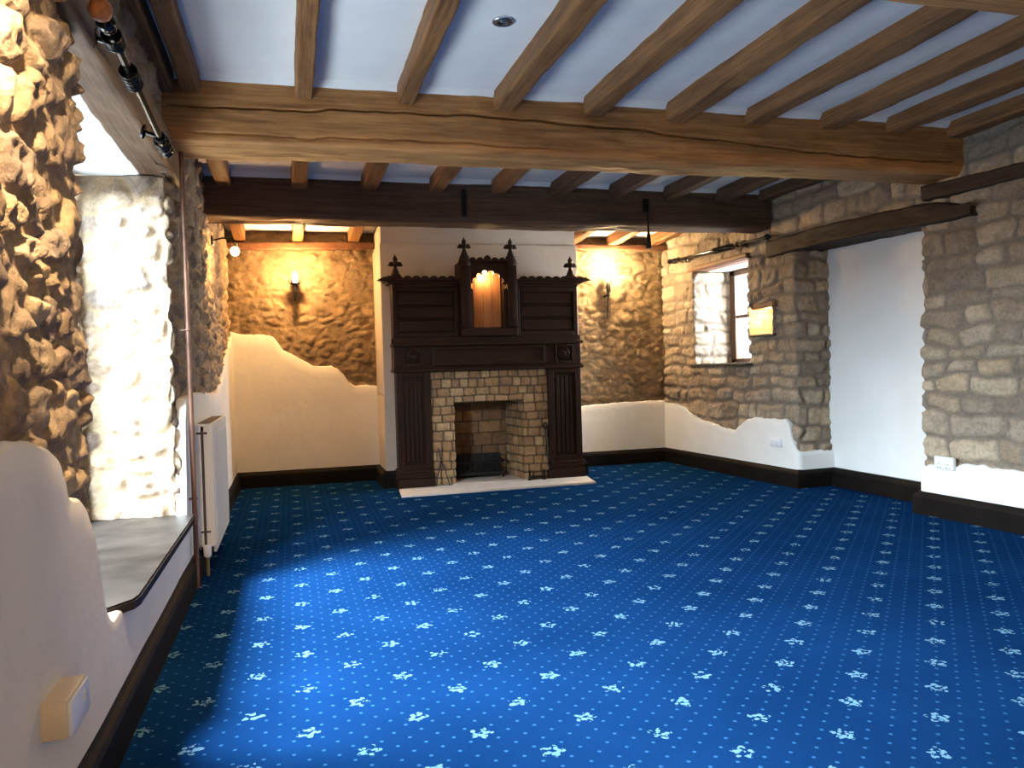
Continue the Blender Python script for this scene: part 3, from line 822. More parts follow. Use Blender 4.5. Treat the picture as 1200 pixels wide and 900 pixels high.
ORD = ['first', 'second', 'third', 'fourth', 'fifth', 'sixth', 'seventh', 'eighth', 'ninth', 'tenth']
NEARX = [(-0.43, 0.085), (0.115, 0.09), (0.64, 0.095), (1.18, 0.115), (1.705, 0.12), (2.225, 0.125), (2.755, 0.135), (3.27, 0.13), (3.76, 0.13), (4.235, 0.11)]
for i, (x, wd) in enumerate(NEARX):
    zz = 2.522
    b = timber((x + 0.0, 2.22, zz), (x, 4.285, zz), wd, 0.15, 20 + i, dl=0.03, nper=8, amp=0.007)
    o = b.build('ceiling_joist', M['oak_y'], smooth='auto')
    tag(o, 'oak joist in the near ceiling bay, %s from the window wall' % ORD[i], 'joist', 'joists over the near ceiling bay')
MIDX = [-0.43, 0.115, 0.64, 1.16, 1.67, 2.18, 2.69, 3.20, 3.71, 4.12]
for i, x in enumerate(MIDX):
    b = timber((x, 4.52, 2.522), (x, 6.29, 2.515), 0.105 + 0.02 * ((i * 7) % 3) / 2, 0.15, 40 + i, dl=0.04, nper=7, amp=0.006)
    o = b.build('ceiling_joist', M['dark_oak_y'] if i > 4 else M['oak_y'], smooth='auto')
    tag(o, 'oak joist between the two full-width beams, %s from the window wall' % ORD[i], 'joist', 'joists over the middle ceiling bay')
for i, (x, y1, lab) in enumerate(((-0.43, 8.20, 'beside the window wall, above the torch lamp alcove'), (0.115, 8.20, 'directly above the torch wall lamp in the warm alcove'), (0.66, 8.20, 'in the warm alcove close beside the chimney breast'),
                          (2.96, 8.20, 'close beside the chimney breast on the forked lamp side'), (3.46, 8.20, 'directly above the forked iron wall lamp'), (3.96, 8.20, 'in the corner between forked lamp and small window'))):
    b = timber((x, 6.53, 2.505), (x, y1, 2.425), 0.105, 0.15, 60 + i, dl=0.05, nper=6, amp=0.006)
    o = b.build('ceiling_joist', M['oak_y'], smooth='auto')
    tag(o, 'short oak joist ' + lab, 'joist', 'short joists behind the far beam')
# wall plates and lintels
b = timber((-0.54, 2.2, 2.50), (-0.54, 4.26, 2.50), 0.07, 0.12, 71, amp=0.006); o = b.build('wall_plate', M['oak_y'], smooth='auto')
tag(o, 'pale grey-brown timber running along the top of the window wall above the curtain pole', 'timber')
b = timber((-0.57, 8.185, 2.345), (0.86, 8.185, 2.345), 0.10, 0.065, 72, amp=0.004); o = b.build('wall_plate', M['red_oak_y'], smooth='auto')
tag(o, 'thin level timber on the stone above the torch lamp, window side of the chimney', 'timber')
b = timber((2.84, 8.185, 2.375), (4.12, 8.185, 2.375), 0.10, 0.05, 73, amp=0.004); o = b.build('wall_plate', M['red_oak_y'], smooth='auto')
tag(o, 'thin level timber on the stone above the forked lamp', 'timber')
b = timber((-0.615, 2.36, 2.10), (-0.615, 4.62, 2.12), 0.17, 0.20, 74, amp=0.008); o = b.build('window_lintel', M['dark_oak_y'], smooth='auto')
tag(o, 'weathered brown timber lintel over the large deep window', 'lintel')
b = timber((xr(6.30) + 0.135, 6.30, 2.025), (xr(4.15) + 0.135, 4.15, 2.005), 0.34, 0.15, 75, amp=0.014)
b.v = [(x, y, z + 0.03 * math.sin((6.3 - y) * 1.7) - (0.075 * max(0.0, (4.55 - y) / 0.4) ** 1.5 * (1 if z > 2.09 else -0.35))) for x, y, z in b.v]
o = b.build('doorway_lintel', M['black_oak_y'], smooth='auto')
tag(o, 'dark crooked timber lintel over the white blocked doorway', 'lintel')
b = timber((xr(4.52) + 0.02, 4.52, 2.16), (xr(2.3) + 0.02, 2.3, 2.15), 0.17, 0.10, 76, amp=0.012); o = b.build('wall_timber', M['black_oak_y'], smooth='auto')
tag(o, 'blackened timber in the stone wall just below the end of the cracked beam', 'timber')

# ------------------------------------------------------------------ fireplace: carved dark surround
YF = 7.40
fp = thing('fireplace_surround', 'tall dark carved oak fireplace surround with lit arched niche and leaf finials', 'fireplace', (1.855, 7.5, 0.0))
def bx(name, boxes, mat='carved_z', parent=None, bev=0.006):
    b = MB()
    for lo, hi in boxes: b.box(lo, hi, bev)
    return b.build(name, M[mat], parent or fp)
def frame2d(x0, x1, z0, z1, wdt, y0, y1):
    return [((x0, y0, z0), (x0 + wdt, y1, z1)), ((x1 - wdt, y0, z0), (x1, y1, z1)), ((x0 + wdt, y0, z0), (x1 - wdt, y1, z0 + wdt)), ((x0 + wdt, y0, z1 - wdt), (x1 - wdt, y1, z1))]
for x0, x1 in ((0.945, 1.268), (2.425, 2.768)):
    bxs = [((x0 + 0.01, 7.43, 0.17), (x1 - 0.01, 7.63, 1.11))] + frame2d(x0, x1, 0.17, 1.11, 0.062, YF, 7.45)
    n = 4; wq = (x1 - x0 - 0.16) / n
    for k in range(n): bxs.append(((x0 + 0.08 + k * wq + 0.006, 7.412, 0.26), (x0 + 0.08 + (k + 1) * wq - 0.006, 7.45, 1.02)))
    pil = bx('pilaster', bxs)
    bx('plinth', [((x0 - 0.015, YF - 0.03, 0.005), (x1 + 0.015, 7.63, 0.10)), ((x0 - 0.008, YF - 0.02, 0.10), (x1 + 0.008, 7.63, 0.13)), ((x0 - 0.012, YF - 0.026, 0.13), (x1 + 0.012, 7.63, 0.15)), ((x0 - 0.004, YF - 0.01, 0.15), (x1 + 0.004, 7.63, 0.18))], 'carved_x', pil)
fr = bx('frieze', [((0.935, YF + 0.01, 1.105), (2.778, 7.63, 1.365)), ((0.92, YF - 0.03, 1.095), (2.793, 7.6, 1.125)), ((0.928, YF - 0.012, 1.125), (2.785, 7.6, 1.14)), ((0.92, YF - 0.03, 1.335), (2.793, 7.6, 1.365))] + frame2d(1.29, 2.405, 1.145, 1.33, 0.03, YF - 0.008, 7.43), 'carved_x')
for xc in (1.11, 2.60):
    b = MB()
    for lo, hi in frame2d(xc - 0.095, xc + 0.095, 1.145, 1.33, 0.018, YF - 0.012, YF + 0.03): b.box(lo, hi, 0.004)
    b.lathe([(0.062, 0.0), (0.062, 0.012), (0.050, 0.020), (0.046, 0.012), (0.030, 0.014), (0.022, 0.028), (0.0, 0.032)], (xc, YF + 0.012, 1.2375), (0, -1, 0))
    for k in range(8):
        a = k * PI / 4; b.ball((xc + 0.042 * math.cos(a), YF - 0.002, 1.2375 + 0.042 * math.sin(a)), (0.013, 0.010, 0.013), 8)
    b.build('rosette', M['carved_x'], fr, smooth='auto')
b = MB()
prof = [(0.0, 1.362), (0.07, 1.366), (0.085, 1.385), (0.115, 1.392), (0.125, 1.402), (0.125, 1.416), (0.0, 1.420)]
sweep(b, [(0.935, 7.62), (0.935, YF + 0.02), (2.778, YF + 0.02), (2.778, 7.62)][::-1], prof)
b.box((0.935, YF + 0.01, 1.362), (2.778, 7.62, 1.419), 0.002)
for v in b.v: pass
b.build('mantel_shelf', M['carved_x'], fp)
# overmantel
YO = 7.46
for x0, x1 in ((0.94, 1.575), (2.135, 2.775)):
    om = [((x0, YO + 0.03, 1.415), (x1, 7.63, 1.92))]
    om += frame2d(x0, x1, 1.42, 1.90, 0.045, YO, YO + 0.05)
    wv = (x1 - x0 - 0.09)
    for k in range(3):
        z0 = 1.475 + k * 0.13
        om.append(((x0 + 0.055, YO + 0.012, z0), (x1 - 0.055, YO + 0.05, z0 + 0.105)))
        om.append(((x0 + 0.05, YO + 0.005, z0 + 0.112), (x1 - 0.05, YO + 0.05, z0 + 0.122)))
    bx('overmantel_panel', om, 'carved_x')
for x0, x1, sg in ((0.845, 1.565, -1), (2.135, 2.862, 1)):
    b = MB()
    b.box((x0 + 0.09 * (sg < 0), YO - 0.03, 1.895), (x1 - 0.09 * (sg > 0), 7.63, 1.925), 0.006)
    b.box((x0 + 0.05 * (sg < 0), YO - 0.055, 1.922), (x1 - 0.05 * (sg > 0), 7.63, 1.948), 0.008)
    b.box((x0 + 0.02 * (sg < 0), YO - 0.075, 1.945), (x1 - 0.02 * (sg > 0), 7.63, 1.968), 0.008)
    # leafy tip that sticks out past the end
    xe = x0 if sg < 0 else x1
    b.prism([(xe - sg * 0.06, 1.93), (xe + sg * 0.0, 1.945), (xe + sg * 0.045, 1.955), (xe + sg * 0.01, 1.972), (xe - sg * 0.02, 1.985), (xe - sg * 0.06, 1.975)], lambda p: (p[0], YO - 0.07, p[1]), lambda p: (p[0], YO + 0.02, p[1]))
    n = 8; xa, xb = x0 + 0.03, x1 - 0.03
    for k in range(n):
        xc = xa + (xb - xa) * (k + 0.5) / n; rr = (xb - xa) / n * 0.5
        poly = [(xc + rr * math.cos(t), 1.962 + 0.034 * math.sin(t)) for t in [PI * j / 10 for j in range(11)]]
        b.prism(poly, lambda p: (p[0], YO - 0.065, p[1]), lambda p: (p[0], YO - 0.03, p[1]))
    b.build('cornice', M['carved_x'], fp)
# centre block with cusped arch
XC, RA, ZS = 1.845, 0.150, 1.865
X0, X1, Z0, Z1 = 1.575, 2.120, 1.425, 2.130
hole = []
NB = 8
for k in range(161):
    th = PI * k / 160
    rr = RA + 0.030 * math.sqrt(abs(math.sin(NB * th)) + 1e-9)
    hole.append((XC + rr * math.cos(th), ZS + rr * math.sin(th)))
hole += [(XC - RA, ZS - 0.36 * j / 8) for j in range(1, 9)]
hole += [(XC - RA + 2 * RA * j / 10, ZS - 0.36) for j in range(1, 10)]
hole += [(XC + RA, ZS - 0.36 * (8 - j) / 8) for j in range(0, 8)]
cxz = (XC, 1.78)
def to_rect(p):
    dx, dz = p[0] - cxz[0], p[1] - cxz[1]
    ks = []
    if dx > 1e-9: ks.append((X1 - cxz[0]) / dx)
    if dx < -1e-9: ks.append((X0 - cxz[0]) / dx)
    if dz > 1e-9: ks.append((Z1 - cxz[1]) / dz)
    if dz < -1e-9: ks.append((Z0 - cxz[1]) / dz)
    k = min(ks); return (cxz[0] + dx * k, cxz[1] + dz * k)
outer = [list(to_rect(p)) for p in hole]
for cx, cz in ((X0, Z0), (X1, Z0), (X0, Z1), (X1, Z1)):
    j = min(range(len(outer)), key=lambda q: (outer[q][0] - cx) ** 2 + (outer[q][1] - cz) ** 2); outer[j] = [cx, cz]
n = len(hole); YN0, YN1 = YF - 0.03, YF + 0.01
vs_, fs_ = [], []
for y in (YN0, YN1):
    vs_ += [(p[0], y, p[1]) for p in hole] + [(p[0], y, p[1]) for p in outer]
for i in range(n):
    j = (i + 1) % n
    fs_ += [(i, j, n + j, n + i), (2 * n + i, 3 * n + i, 3 * n + j, 2 * n + j), (i, 2 * n + i, 2 * n + j, j), (n + i, n + j, 3 * n + j, 3 * n + i)]
b = MB(); b.add(vs_, fs_)
b.build('niche_front', M['carved_z'], fp)
b = MB(); b.box((1.66, 7.60, 1.42), (2.03, 7.625, 2.08), 0.002)
n_ = 4
for k in range(n_): b.box((1.665 + k * 0.09, 7.588, 1.42), (1.665 + (k + 1) * 0.09 - 0.003, 7.61, 2.08), 0.003)
b.build('niche_back', M['niche_wood'], fp)
bx('niche_case', [((1.575, YF + 0.005, 1.42), (1.665, 7.63, 2.13)), ((2.03, YF + 0.005, 1.42), (2.12, 7.63, 2.13)), ((1.66, YF + 0.005, 2.08), (2.035, 7.63, 2.13)), ((1.66, YF + 0.005, 1.415), (2.035, 7.63, 1.50)), ((1.57, YF - 0.045, 1.42), (2.125, YF + 0.01, 1.50))])
b = MB()
for k in range(5):
    xc = 1.70 + k * 0.0725; rr = 0.034
    poly = [(xc + rr * math.cos(t), 2.135 + (0.035 + (0.02 if k == 2 else 0)) * math.sin(t)) for t in [PI * j / 8 for j in range(9)]]
    b.prism(poly, lambda p: (p[0], YF - 0.035, p[1]), lambda p: (p[0], YF + 0.01, p[1]))
b.box((1.63, YF - 0.05, 2.115), (2.06, YF + 0.06, 2.145), 0.006)
b.build('niche_crest', M['carved_x'], fp)
def finial(b, x, y, z, s=1.0):
    b.lathe([(0.050 * s, 0.0), (0.052 * s, 0.015 * s), (0.038 * s, 0.03 * s), (0.030 * s, 0.055 * s), (0.020 * s, 0.075 * s), (0.018 * s, 0.09 * s)], (x, y, z), seg=16)
    zz = z + 0.125 * s
    b.ball((x, y, zz), (0.030 * s, 0.024 * s, 0.036 * s), 12)
    for dx in (-1, 1):
        b.ball((x + dx * 0.038 * s, y, zz - 0.004 * s), (0.027 * s, 0.020 * s, 0.024 * s), 12)
        b.ball((x + dx * 0.060 * s, y, zz - 0.014 * s), (0.012 * s, 0.012 * s, 0.012 * s), 8)
    for dy in (-1, 1): b.ball((x, y + dy * 0.032 * s, zz - 0.004 * s), (0.020 * s, 0.024 * s, 0.022 * s), 12)
    b.ball((x, y, zz + 0.042 * s), (0.024 * s, 0.02 * s, 0.030 * s), 12)
    b.lathe([(0.012 * s, 0), (0.006 * s, 0.02 * s), (0.001, 0.03 * s)], (x, y, zz + 0.062 * s), seg=10)
for x, lab in ((0.975, 'outer'), (2.705, 'outer')):
    b = MB(); b.box((x - 0.05, YO - 0.06, 1.965), (x + 0.05, YO + 0.04, 1.995), 0.006); finial(b, x, YO - 0.01, 1.99, 0.97)
    b.build('finial', M['carved_z'], fp, smooth='auto')
for x in (1.622, 2.075):
    b = MB()
    b.box((x - 0.05, YF - 0.06, 1.50), (x + 0.05, YF + 0.03, 2.10), 0.012)
    b.lathe([(0.060, 0.0), (0.062, 0.03), (0.052, 0.06), (0.046, 0.075)], (x, YF - 0.015, 2.09), seg=16)
    tr = b.build('turret', M['carved_z'], fp, smooth='auto')
    b = MB(); finial(b, x, YF - 0.015, 2.16, 0.93); b.build('finial', M['carved_z'], tr, smooth='auto')
b = MB(); b.lathe([(0.010, 0), (0.022, 0.008), (0.024, 0.03), (0.012, 0.04)], (1.845, 7.52, 2.035), seg=14)
b.build('niche_lamp', M['bulb'], fp, smooth=True)
bulb_light('niche_lamp_light', (1.845, 7.52, 2.005), 9.0, (1.0, 0.66, 0.30), 0.02)

# ------------------------------------------------------------------ stone / brick fireplace inside the surround
ST_F = dict(kind='coursed', seed=58, size=(0.070, 0.098, 0.07, 0.135), amp=0.012, joint=0.0055, soft=0.006, tilt=0.10, rough=0.0025, wave=0.002, r=0.016, warp=0.006)
ins = thing('brick_fireplace', 'small buff brick fireplace with square opening inside the dark surround', 'fireplace', (1.85, 7.6, 0.0))
s = Stones()
p = Path([(1.262, 7.445), (1.485, 7.445), (1.50, 7.90)], 0.010, s0=0.0)
s.strip(p, 0.015, 0.80, ST_F, 0.0065, base=0.0, q1=0.31)
p = Path([(2.13, 7.90), (2.185, 7.445), (2.432, 7.445)], 0.010, s0=2.185 - 1.262 - 0.4583)
s.strip(p, 0.015, 0.80, ST_F, 0.0065, base=0.0)
p = Path([(1.262, 7.445), (2.432, 7.445)], 0.01)
s.strip(p, 0.80, 1.115, ST_F, 0.0065, base=0.0)
s.box((1.262, 7.455, 0.79), (2.432, 7.62, 1.10))
s.build('brick_facing', M['brick'], ins)
ST_FB = dict(kind='coursed', seed=61, size=(0.11, 0.13, 0.15, 0.24), amp=0.008, joint=0.005, soft=0.006, tilt=0.06, rough=0.0025, wave=0.002, r=0.012, warp=0.004)
s = Stones()
p = Path([(1.498, 7.70), (1.515, 7.93), (2.125, 7.93)], 0.012)
s.strip(p, 0.015, 0.82, ST_FB, 0.010, base=0.0)
s.build('firebox', M['brick_soot_shade'], ins)
b = MB(); b.box((1.48, 7.60, 0.80), (2.2, 7.96, 0.86), 0.004); b.build('flue_slab', M['soot'], ins)
b = MB(); b.box((1.45, 7.42, 0.004), (2.22, 7.98, 0.022), 0.003); b.build('firebox_floor', M['hearth'], ins)
b = MB(); 
b.prism([(0.905, 6.955), (2.735, 6.985), (2.80, 7.375), (0.94, 7.425), ], lambda p: (p[0], p[1], 0.0), lambda p: (p[0], p[1], 0.014))
b.prism([(0.909, 6.961), (2.731, 6.991), (2.794, 7.375), (0.944, 7.42), ], lambda p: (p[0], p[1], 0.014), lambda p: (p[0], p[1], 0.018))
o = b.build('hearth_slab', M['hearth']); tag(o, 'pale stone hearth slab lying on the blue carpet before the fireplace', 'hearth')
# fire basket
gr = thing('fire_basket', 'low sooty black iron fire basket standing at the back of the brick opening', 'grate', (1.80, 7.80, 0.022))
b = MB(); b.box((1.56, 7.70, 0.05), (2.04, 7.90, 0.085), 0.006); b.build('tray', M['soot'], gr)
b = MB()
for k in range(9): b.tube([(1.575 + k * 0.056, 7.70, 0.07), (1.575 + k * 0.056, 7.695, 0.185)], 0.006, 8)
b.tube([(1.56, 7.695, 0.185), (2.04, 7.695, 0.185)], 0.009, 8); b.tube([(1.56, 7.698, 0.10), (2.04, 7.698, 0.10)], 0.008, 8)
for x in (1.565, 2.035): b.tube([(x, 7.695, 0.185), (x, 7.88, 0.20)], 0.008, 8)
b.build('front_bars', M['iron'], gr)
b = MB(); b.box((1.55, 7.885, 0.05), (2.05, 7.905, 0.25), 0.006); b.build('back_plate', M['soot'], gr)
for x, y in ((1.575, 7.71), (2.025, 7.71), (1.575, 7.88), (2.025, 7.88)):
    b = MB(); b.lathe([(0.014, 0), (0.016, 0.006), (0.010, 0.018), (0.010, 0.04)], (x, y, 0.0225), seg=10); b.build('foot', M['iron'], gr)
# fire tools leaning at the brick piers
t = thing('fire_tongs', 'thin black iron fire tongs leaning on the brick pier nearest the window side', 'fire tool', (1.345, 7.36, 0.018))
b = MB()
for dx in (-1, 1):
    b.tube([(1.345 + dx * 0.065, 7.34, 0.024), (1.345 + dx * 0.04, 7.365, 0.13), (1.345 - dx * 0.004, 7.405, 0.26), (1.345 - dx * 0.02, 7.425, 0.37)], 0.006, 8)
b.build('arms', M['iron'], t)
b = MB(); b.lathe([(0.010, 0), (0.014, 0.012), (0.010, 0.022)], (1.345, 7.395, 0.243), (0, -1, 0), 12); b.build('pivot', M['iron'], t)
t = thing('poker', 'black iron poker with ring handle leaning on the brick pier away from the window', 'fire tool', (2.40, 7.36, 0.018))
b = MB(); b.tube([(2.405, 7.345, 0.022), (2.395, 7.375, 0.25), (2.388, 7.415, 0.50)], 0.008, 8); b.tube([(2.397, 7.37, 0.21), (2.425, 7.36, 0.20), (2.44, 7.35, 0.17)], 0.006, 8); b.build('shaft', M['iron'], t)
b = MB(); b.torus((2.385, 7.40, 0.535), 0.030, 0.007, (1, 0.3, 0)); b.build('ring_handle', M['iron'], t)
t = thing('fire_dog', 'small black iron fire dog on the hearth at the foot of the brick pier', 'fire dog', (2.25, 7.36, 0.018))
b = MB(); b.tube([(2.19, 7.36, 0.05), (2.36, 7.36, 0.05)], 0.011, 10); b.build('bar', M['iron'], t)
for x in (2.20, 2.35):
    b = MB(); b.lathe([(0.020, 0), (0.022, 0.008), (0.010, 0.02), (0.010, 0.07), (0.017, 0.085), (0.0, 0.10)], (x, 7.36, 0.0185), seg=12); b.build('leg', M['iron'], t)

# ------------------------------------------------------------------ lamps
t = thing('torch_wall_lamp', 'black iron torch wall lamp glowing on the brown stone of the window-side alcove', 'wall lamp', (0.075, 8.2, 1.86), 'wrought iron wall lamps')
b = MB(); b.lathe([(0.010, 0.0), (0.016, 0.01), (0.022, 0.07), (0.028, 0.14), (0.030, 0.15)], (0.070, 8.14, 1.845), (0.03, -0.02, 1), 14)
b.ball((0.070, 8.14, 1.842), 0.013, 10); b.build('torch_stem', M['iron'], t, smooth='auto')
b = MB(); b.lathe([(0.02, 0.0), (0.048, 0.004), (0.054, 0.012), (0.048, 0.016), (0.02, 0.012)], (0.075, 8.138, 1.992), seg=20)
for k in range(6):
    a = k * PI / 3; b.tube([(0.075 + 0.046 * math.cos(a), 8.138 + 0.046 * math.sin(a), 2.0), (0.075 + 0.060 * math.cos(a), 8.138 + 0.060 * math.sin(a), 2.025), (0.075 + 0.056 * math.cos(a), 8.138 + 0.056 * math.sin(a), 2.05)], 0.005, 8)
b.build('crown', M['iron'], t, smooth='auto')
b = MB(); b.lathe([(0.022, 0), (0.030, 0.02), (0.030, 0.05), (0.018, 0.09), (0.006, 0.115), (0.001, 0.12)], (0.075, 8.138, 2.004), seg=16); b.build('flame_bulb', M['bulb'], t, smooth=True)
b = MB(); b.box((0.058, 8.14, 1.90), (0.088, 8.25, 1.93), 0.004); b.build('bracket', M['iron'], t)
bulb_light('torch_light', (0.075, 7.98, 2.13), 84)
for xx, lab in ((0.55, 'added torch lamp, unseen on the plain wall behind the camera, window side'), (3.1, 'added torch lamp, unseen on the plain wall behind the camera, doorway side')):  # unseen lamps, added to throw warm light on the main beam
    c = t.copy(); COL.objects.link(c); c.location = (xx, -1.57, 1.86); c.rotation_euler = (0, 0, PI); c['label'] = lab
    for ch in t.children:
        d = ch.copy(); COL.objects.link(d); d.parent = c
    bulb_light('torch_light', (xx, -1.44, 2.16), 60, (1.0, 0.62, 0.28))
t = thing('forked_wall_lamp', 'forked black iron wall lamp glaring on pale stone between chimney and small window', 'wall lamp', (3.40, 8.2, 1.70), 'wrought iron wall lamps')
b = MB(); b.tube([(3.385, 8.17, 1.63), (3.388, 8.15, 1.80), (3.395, 8.14, 1.93)], [0.005, 0.008, 0.013], 10); b.lathe([(0.012, 0), (0.022, 0.02), (0.026, 0.07), (0.020, 0.10)], (3.395, 8.14, 1.90), seg=12); b.build('stem', M['iron'], t, smooth='auto')
b = MB()
for dx in (-0.045, 0.0, 0.05): b.tube([(3.395, 8.14, 1.985), (3.395 + dx * 0.7, 8.135, 2.03), (3.395 + dx, 8.13, 2.085)], [0.008, 0.006, 0.004], 8)
b.build('prongs', M['iron'], t, smooth='auto')
b = MB(); b.lathe([(0.016, 0), (0.026, 0.02), (0.026, 0.05), (0.014, 0.09), (0.001, 0.12)], (3.385, 8.142, 2.03), seg=16); b.build('flame_bulb', M['bulb'], t, smooth=True)
b = MB(); b.box((3.38, 8.14, 1.86), (3.41, 8.25, 1.89), 0.004); b.build('bracket', M['iron'], t)
bulb_light('forked_light', (3.40, 8.06, 2.16), 115, (1.0, 0.68, 0.34))

def spot_lamp(name, y, z, label, power, aim=None, col=WARM):
    t = thing(name, label, 'wall lamp', (XL, y, z))
    b = MB(); b.lathe([(0.04, 0.0), (0.04, 0.012), (0.02, 0.02)], (XL + 0.0, y, z + 0.07), (1, 0, 0), 16); b.build('wall_rose', M['iron'], t, smooth='auto')
    b = MB(); b.tube([(XL + 0.015, y, z + 0.07), (XL + 0.08, y, z + 0.09), (XL + 0.15, y, z + 0.085), (XL + 0.17, y, z + 0.045)], 0.007, 10); b.build('arm', M['iron'], t, smooth='auto')
    b = MB(); b.lathe([(0.016, 0), (0.024, 0.01), (0.024, 0.03), (0.010, 0.04)], (XL + 0.17, y, z + 0.02), seg=14); b.build('holder', M['brass'], t, smooth='auto')
    b = MB(); b.ball((XL + 0.17, y, z - 0.01), 0.035, 18); b.build('bulb', M['bulb'], t, smooth=True)
    l = bulb_light(name + '_light', (XL + 0.17, y, z - 0.06), power, col)
    if aim:
        b = MB(); b.lathe([(0.026, 0.0), (0.062, -0.10), (0.060, -0.10), (0.022, 0.0)], (XL + 0.17, y, z + 0.03), (0.15, -0.55, 0.8), 20); b.build('shade', M['iron'], t, smooth='auto')
        l.data.type = 'SPOT'; l.data.spot_size = math.radians(76); l.data.spot_blend = 0.8
        l.rotation_euler = (Vector(aim) - l.location).to_track_quat('-Z', 'Y').to_euler()
spot_lamp('bulb_wall_lamp', 6.50, 2.08, 'bare round lit bulb on a bent arm, on the window wall by the far beam', 22)
spot_lamp('bulb_wall_lamp', 1.58, 2.24, 'lit bulb on a bent arm on the window wall beside the camera', 400, (-0.66, 2.18, 1.70), (1.0, 0.70, 0.40))
bulb_light('niche_wall_light', (xn + 0.06, 6.41, 1.54), 22.0, (1.0, 0.72, 0.30), 0.02)

# ceiling downlight
t = thing('ceiling_downlight', 'small round chrome downlight set in the near ceiling between two joists', 'downlight', (0.945, 3.37, ZC - 0.004))
b = MB(); b.torus((0.945, 3.37, ZC - 0.004), 0.042, 0.007, seg=28); b.build('chrome_ring', M['chrome'], t, smooth=True)
b = MB(); b.torus((0.945, 3.37, ZC - 0.004), 0.029, 0.010, seg=24); b.build('dark_baffle', M['slot'], t, smooth=True)
b = MB(); b.ball((0.945, 3.37, ZC), (0.018, 0.018, 0.012), 14); b.build('lamp', M['chrome'], t, smooth=True)

# ------------------------------------------------------------------ curtain poles
def curtain_pole(name, label, p0, p1, off, ringpos, brackets, r=0.012, wooden=False):
    P0, P1 = Vector(p0), Vector(p1); d = (P1 - P0).normalized()
    t = thing(name, label, 'curtain pole', p0, 'black curtain poles')
    b = MB(); b.tube([P0, P1], r, 14); b.build('rod', M['gloss_black'], t, smooth='auto')
    for e, s_ in ((P0, -1), (P1, 1)):
        b = MB(); b.lathe([(r, 0), (r * 1.7, 0.004), (r * 1.7, 0.012), (r * 1.0, 0.02)], e, d * s_, 16); b.ball(e + d * s_ * 0.042, 0.029, 16); b.ball(e + d * s_ * 0.080, 0.014, 10)
        f = b.build('finial', M['gloss_black'], t, smooth='auto')
        if wooden and s_ < 0:
            b = MB(); b.ball(e + d * s_ * 0.112, 0.032, 18)
            f2 = b.build('finial_tip', M['niche_wood'], t, smooth=True); f2['label'] = 'reddish brown wooden ball tip'
    for q in ringpos:
        b = MB(); b.torus(P0 + d * q + Vector((0, 0, -0.006)), 0.026, 0.0048, d + Vector((0.1 * random.uniform(-1, 1), 0.1 * random.uniform(-1, 1), 0.15 * random.uniform(-1, 1))), 20, 8); b.build('ring', M['gloss_black'], t, smooth=True)
    for q in brackets:
        c = P0 + d * q; b = MB()
        b.tube([c, c + Vector(off)], 0.009, 10); b.torus(c, 0.019, 0.006, d, 18, 8); b.lathe([(0.03, 0), (0.03, 0.008), (0.012, 0.014)], c + Vector(off), -Vector(off), 14)
        b.build('bracket', M['gloss_black'], t, smooth='auto')
    return t
curtain_pole('curtain_pole', 'glossy black curtain pole on the timber lintel of the large window', (-0.475, 2.56, 2.125), (-0.475, 3.62, 2.07), (-0.065, 0, 0.02), [0.03, 0.045, 0.062, 0.08, 0.28, 0.30, 0.32, 0.34, 0.36, 0.38, 0.96, 0.98, 1.0, 1.02], [0.11, 0.93], 0.013, True)
curtain_pole('curtain_pole', 'black curtain pole with bunched rings above the small deep window', (4.015, 7.83, 2.215), (4.085, 6.20, 2.195), (0.10, 0, 0.0), [0.03, 0.05, 0.08] + [0.82 + 0.026 * k for k in range(13)] + [1.30, 1.34], [0.14, 1.22], 0.012)

# iron hooks on the far beam
t = thing('hanging_hook', 'dark tapered iron pendant hanging from the far beam before the forked lamp', 'hook', (2.97, 6.24, 2.45), 'iron fittings on the far beam')
b = MB(); b.box((2.945, 6.238, 2.40), (2.995, 6.262, 2.52), 0.006); b.build('wall_strap', M['iron'], t)
b = MB(); b.tube([(2.97, 6.245, 2.42), (2.97, 6.215, 2.38), (2.97, 6.21, 2.28), (2.97, 6.21, 2.20)], [0.006, 0.007, 0.008, 0.012], 10); b.build('shank', M['iron'], t, smooth='auto')
b = MB(); b.lathe([(0.012, 0.14), (0.020, 0.06), (0.026, 0.012), (0.022, 0.0)], (2.97, 6.21, 2.085), seg=14); b.build('weight', M['iron'], t, smooth='auto')
t = thing('iron_strap', 'short black iron strap on the face of the far beam above the lit niche', 'strap', (1.385, 6.25, 2.36), 'iron fittings on the far beam')
b = MB(); b.box((1.368, 6.246, 2.33), (1.402, 6.262, 2.55), 0.005); b.build('plate', M['iron'], t)
for z in (2.36, 2.52):
    b = MB(); b.ball((1.385, 6.246, z), (0.010, 0.007, 0.010), 10); b.build('nail_head', M['iron'], t, smooth=True)

# ------------------------------------------------------------------ pipe and radiator
t = thing('heating_pipe', 'thin brown vertical heating pipe beside the large window and radiator', 'pipe', (-0.505, 4.44, 0.0))
b = MB(); b.tube([(-0.505, 4.45, 0.0), (-0.505, 4.45, 0.37), (-0.505, 4.445, 1.2), (-0.505, 4.43, 2.28)], 0.013, 14); b.build('tube', M['copper'], t, smooth='auto')
for z in (0.47, 1.35, 2.0):
    b = MB(); b.torus((-0.505, 4.445, z), 0.015, 0.005, (0, 0, 1), 18, 8); b.box((-0.55, 4.437, z - 0.006), (-0.515, 4.453, z + 0.006), 0.002); b.build('clip', M['copper'], t, smooth='auto')
t = thing('radiator', 'cream double-panel radiator on the window wall beyond the brown pipe', 'radiator', (-0.48, 5.2, 0.0))
b = MB()
b.box((-0.445, 4.74, 0.12), (-0.428, 5.68, 0.83), 0.008)
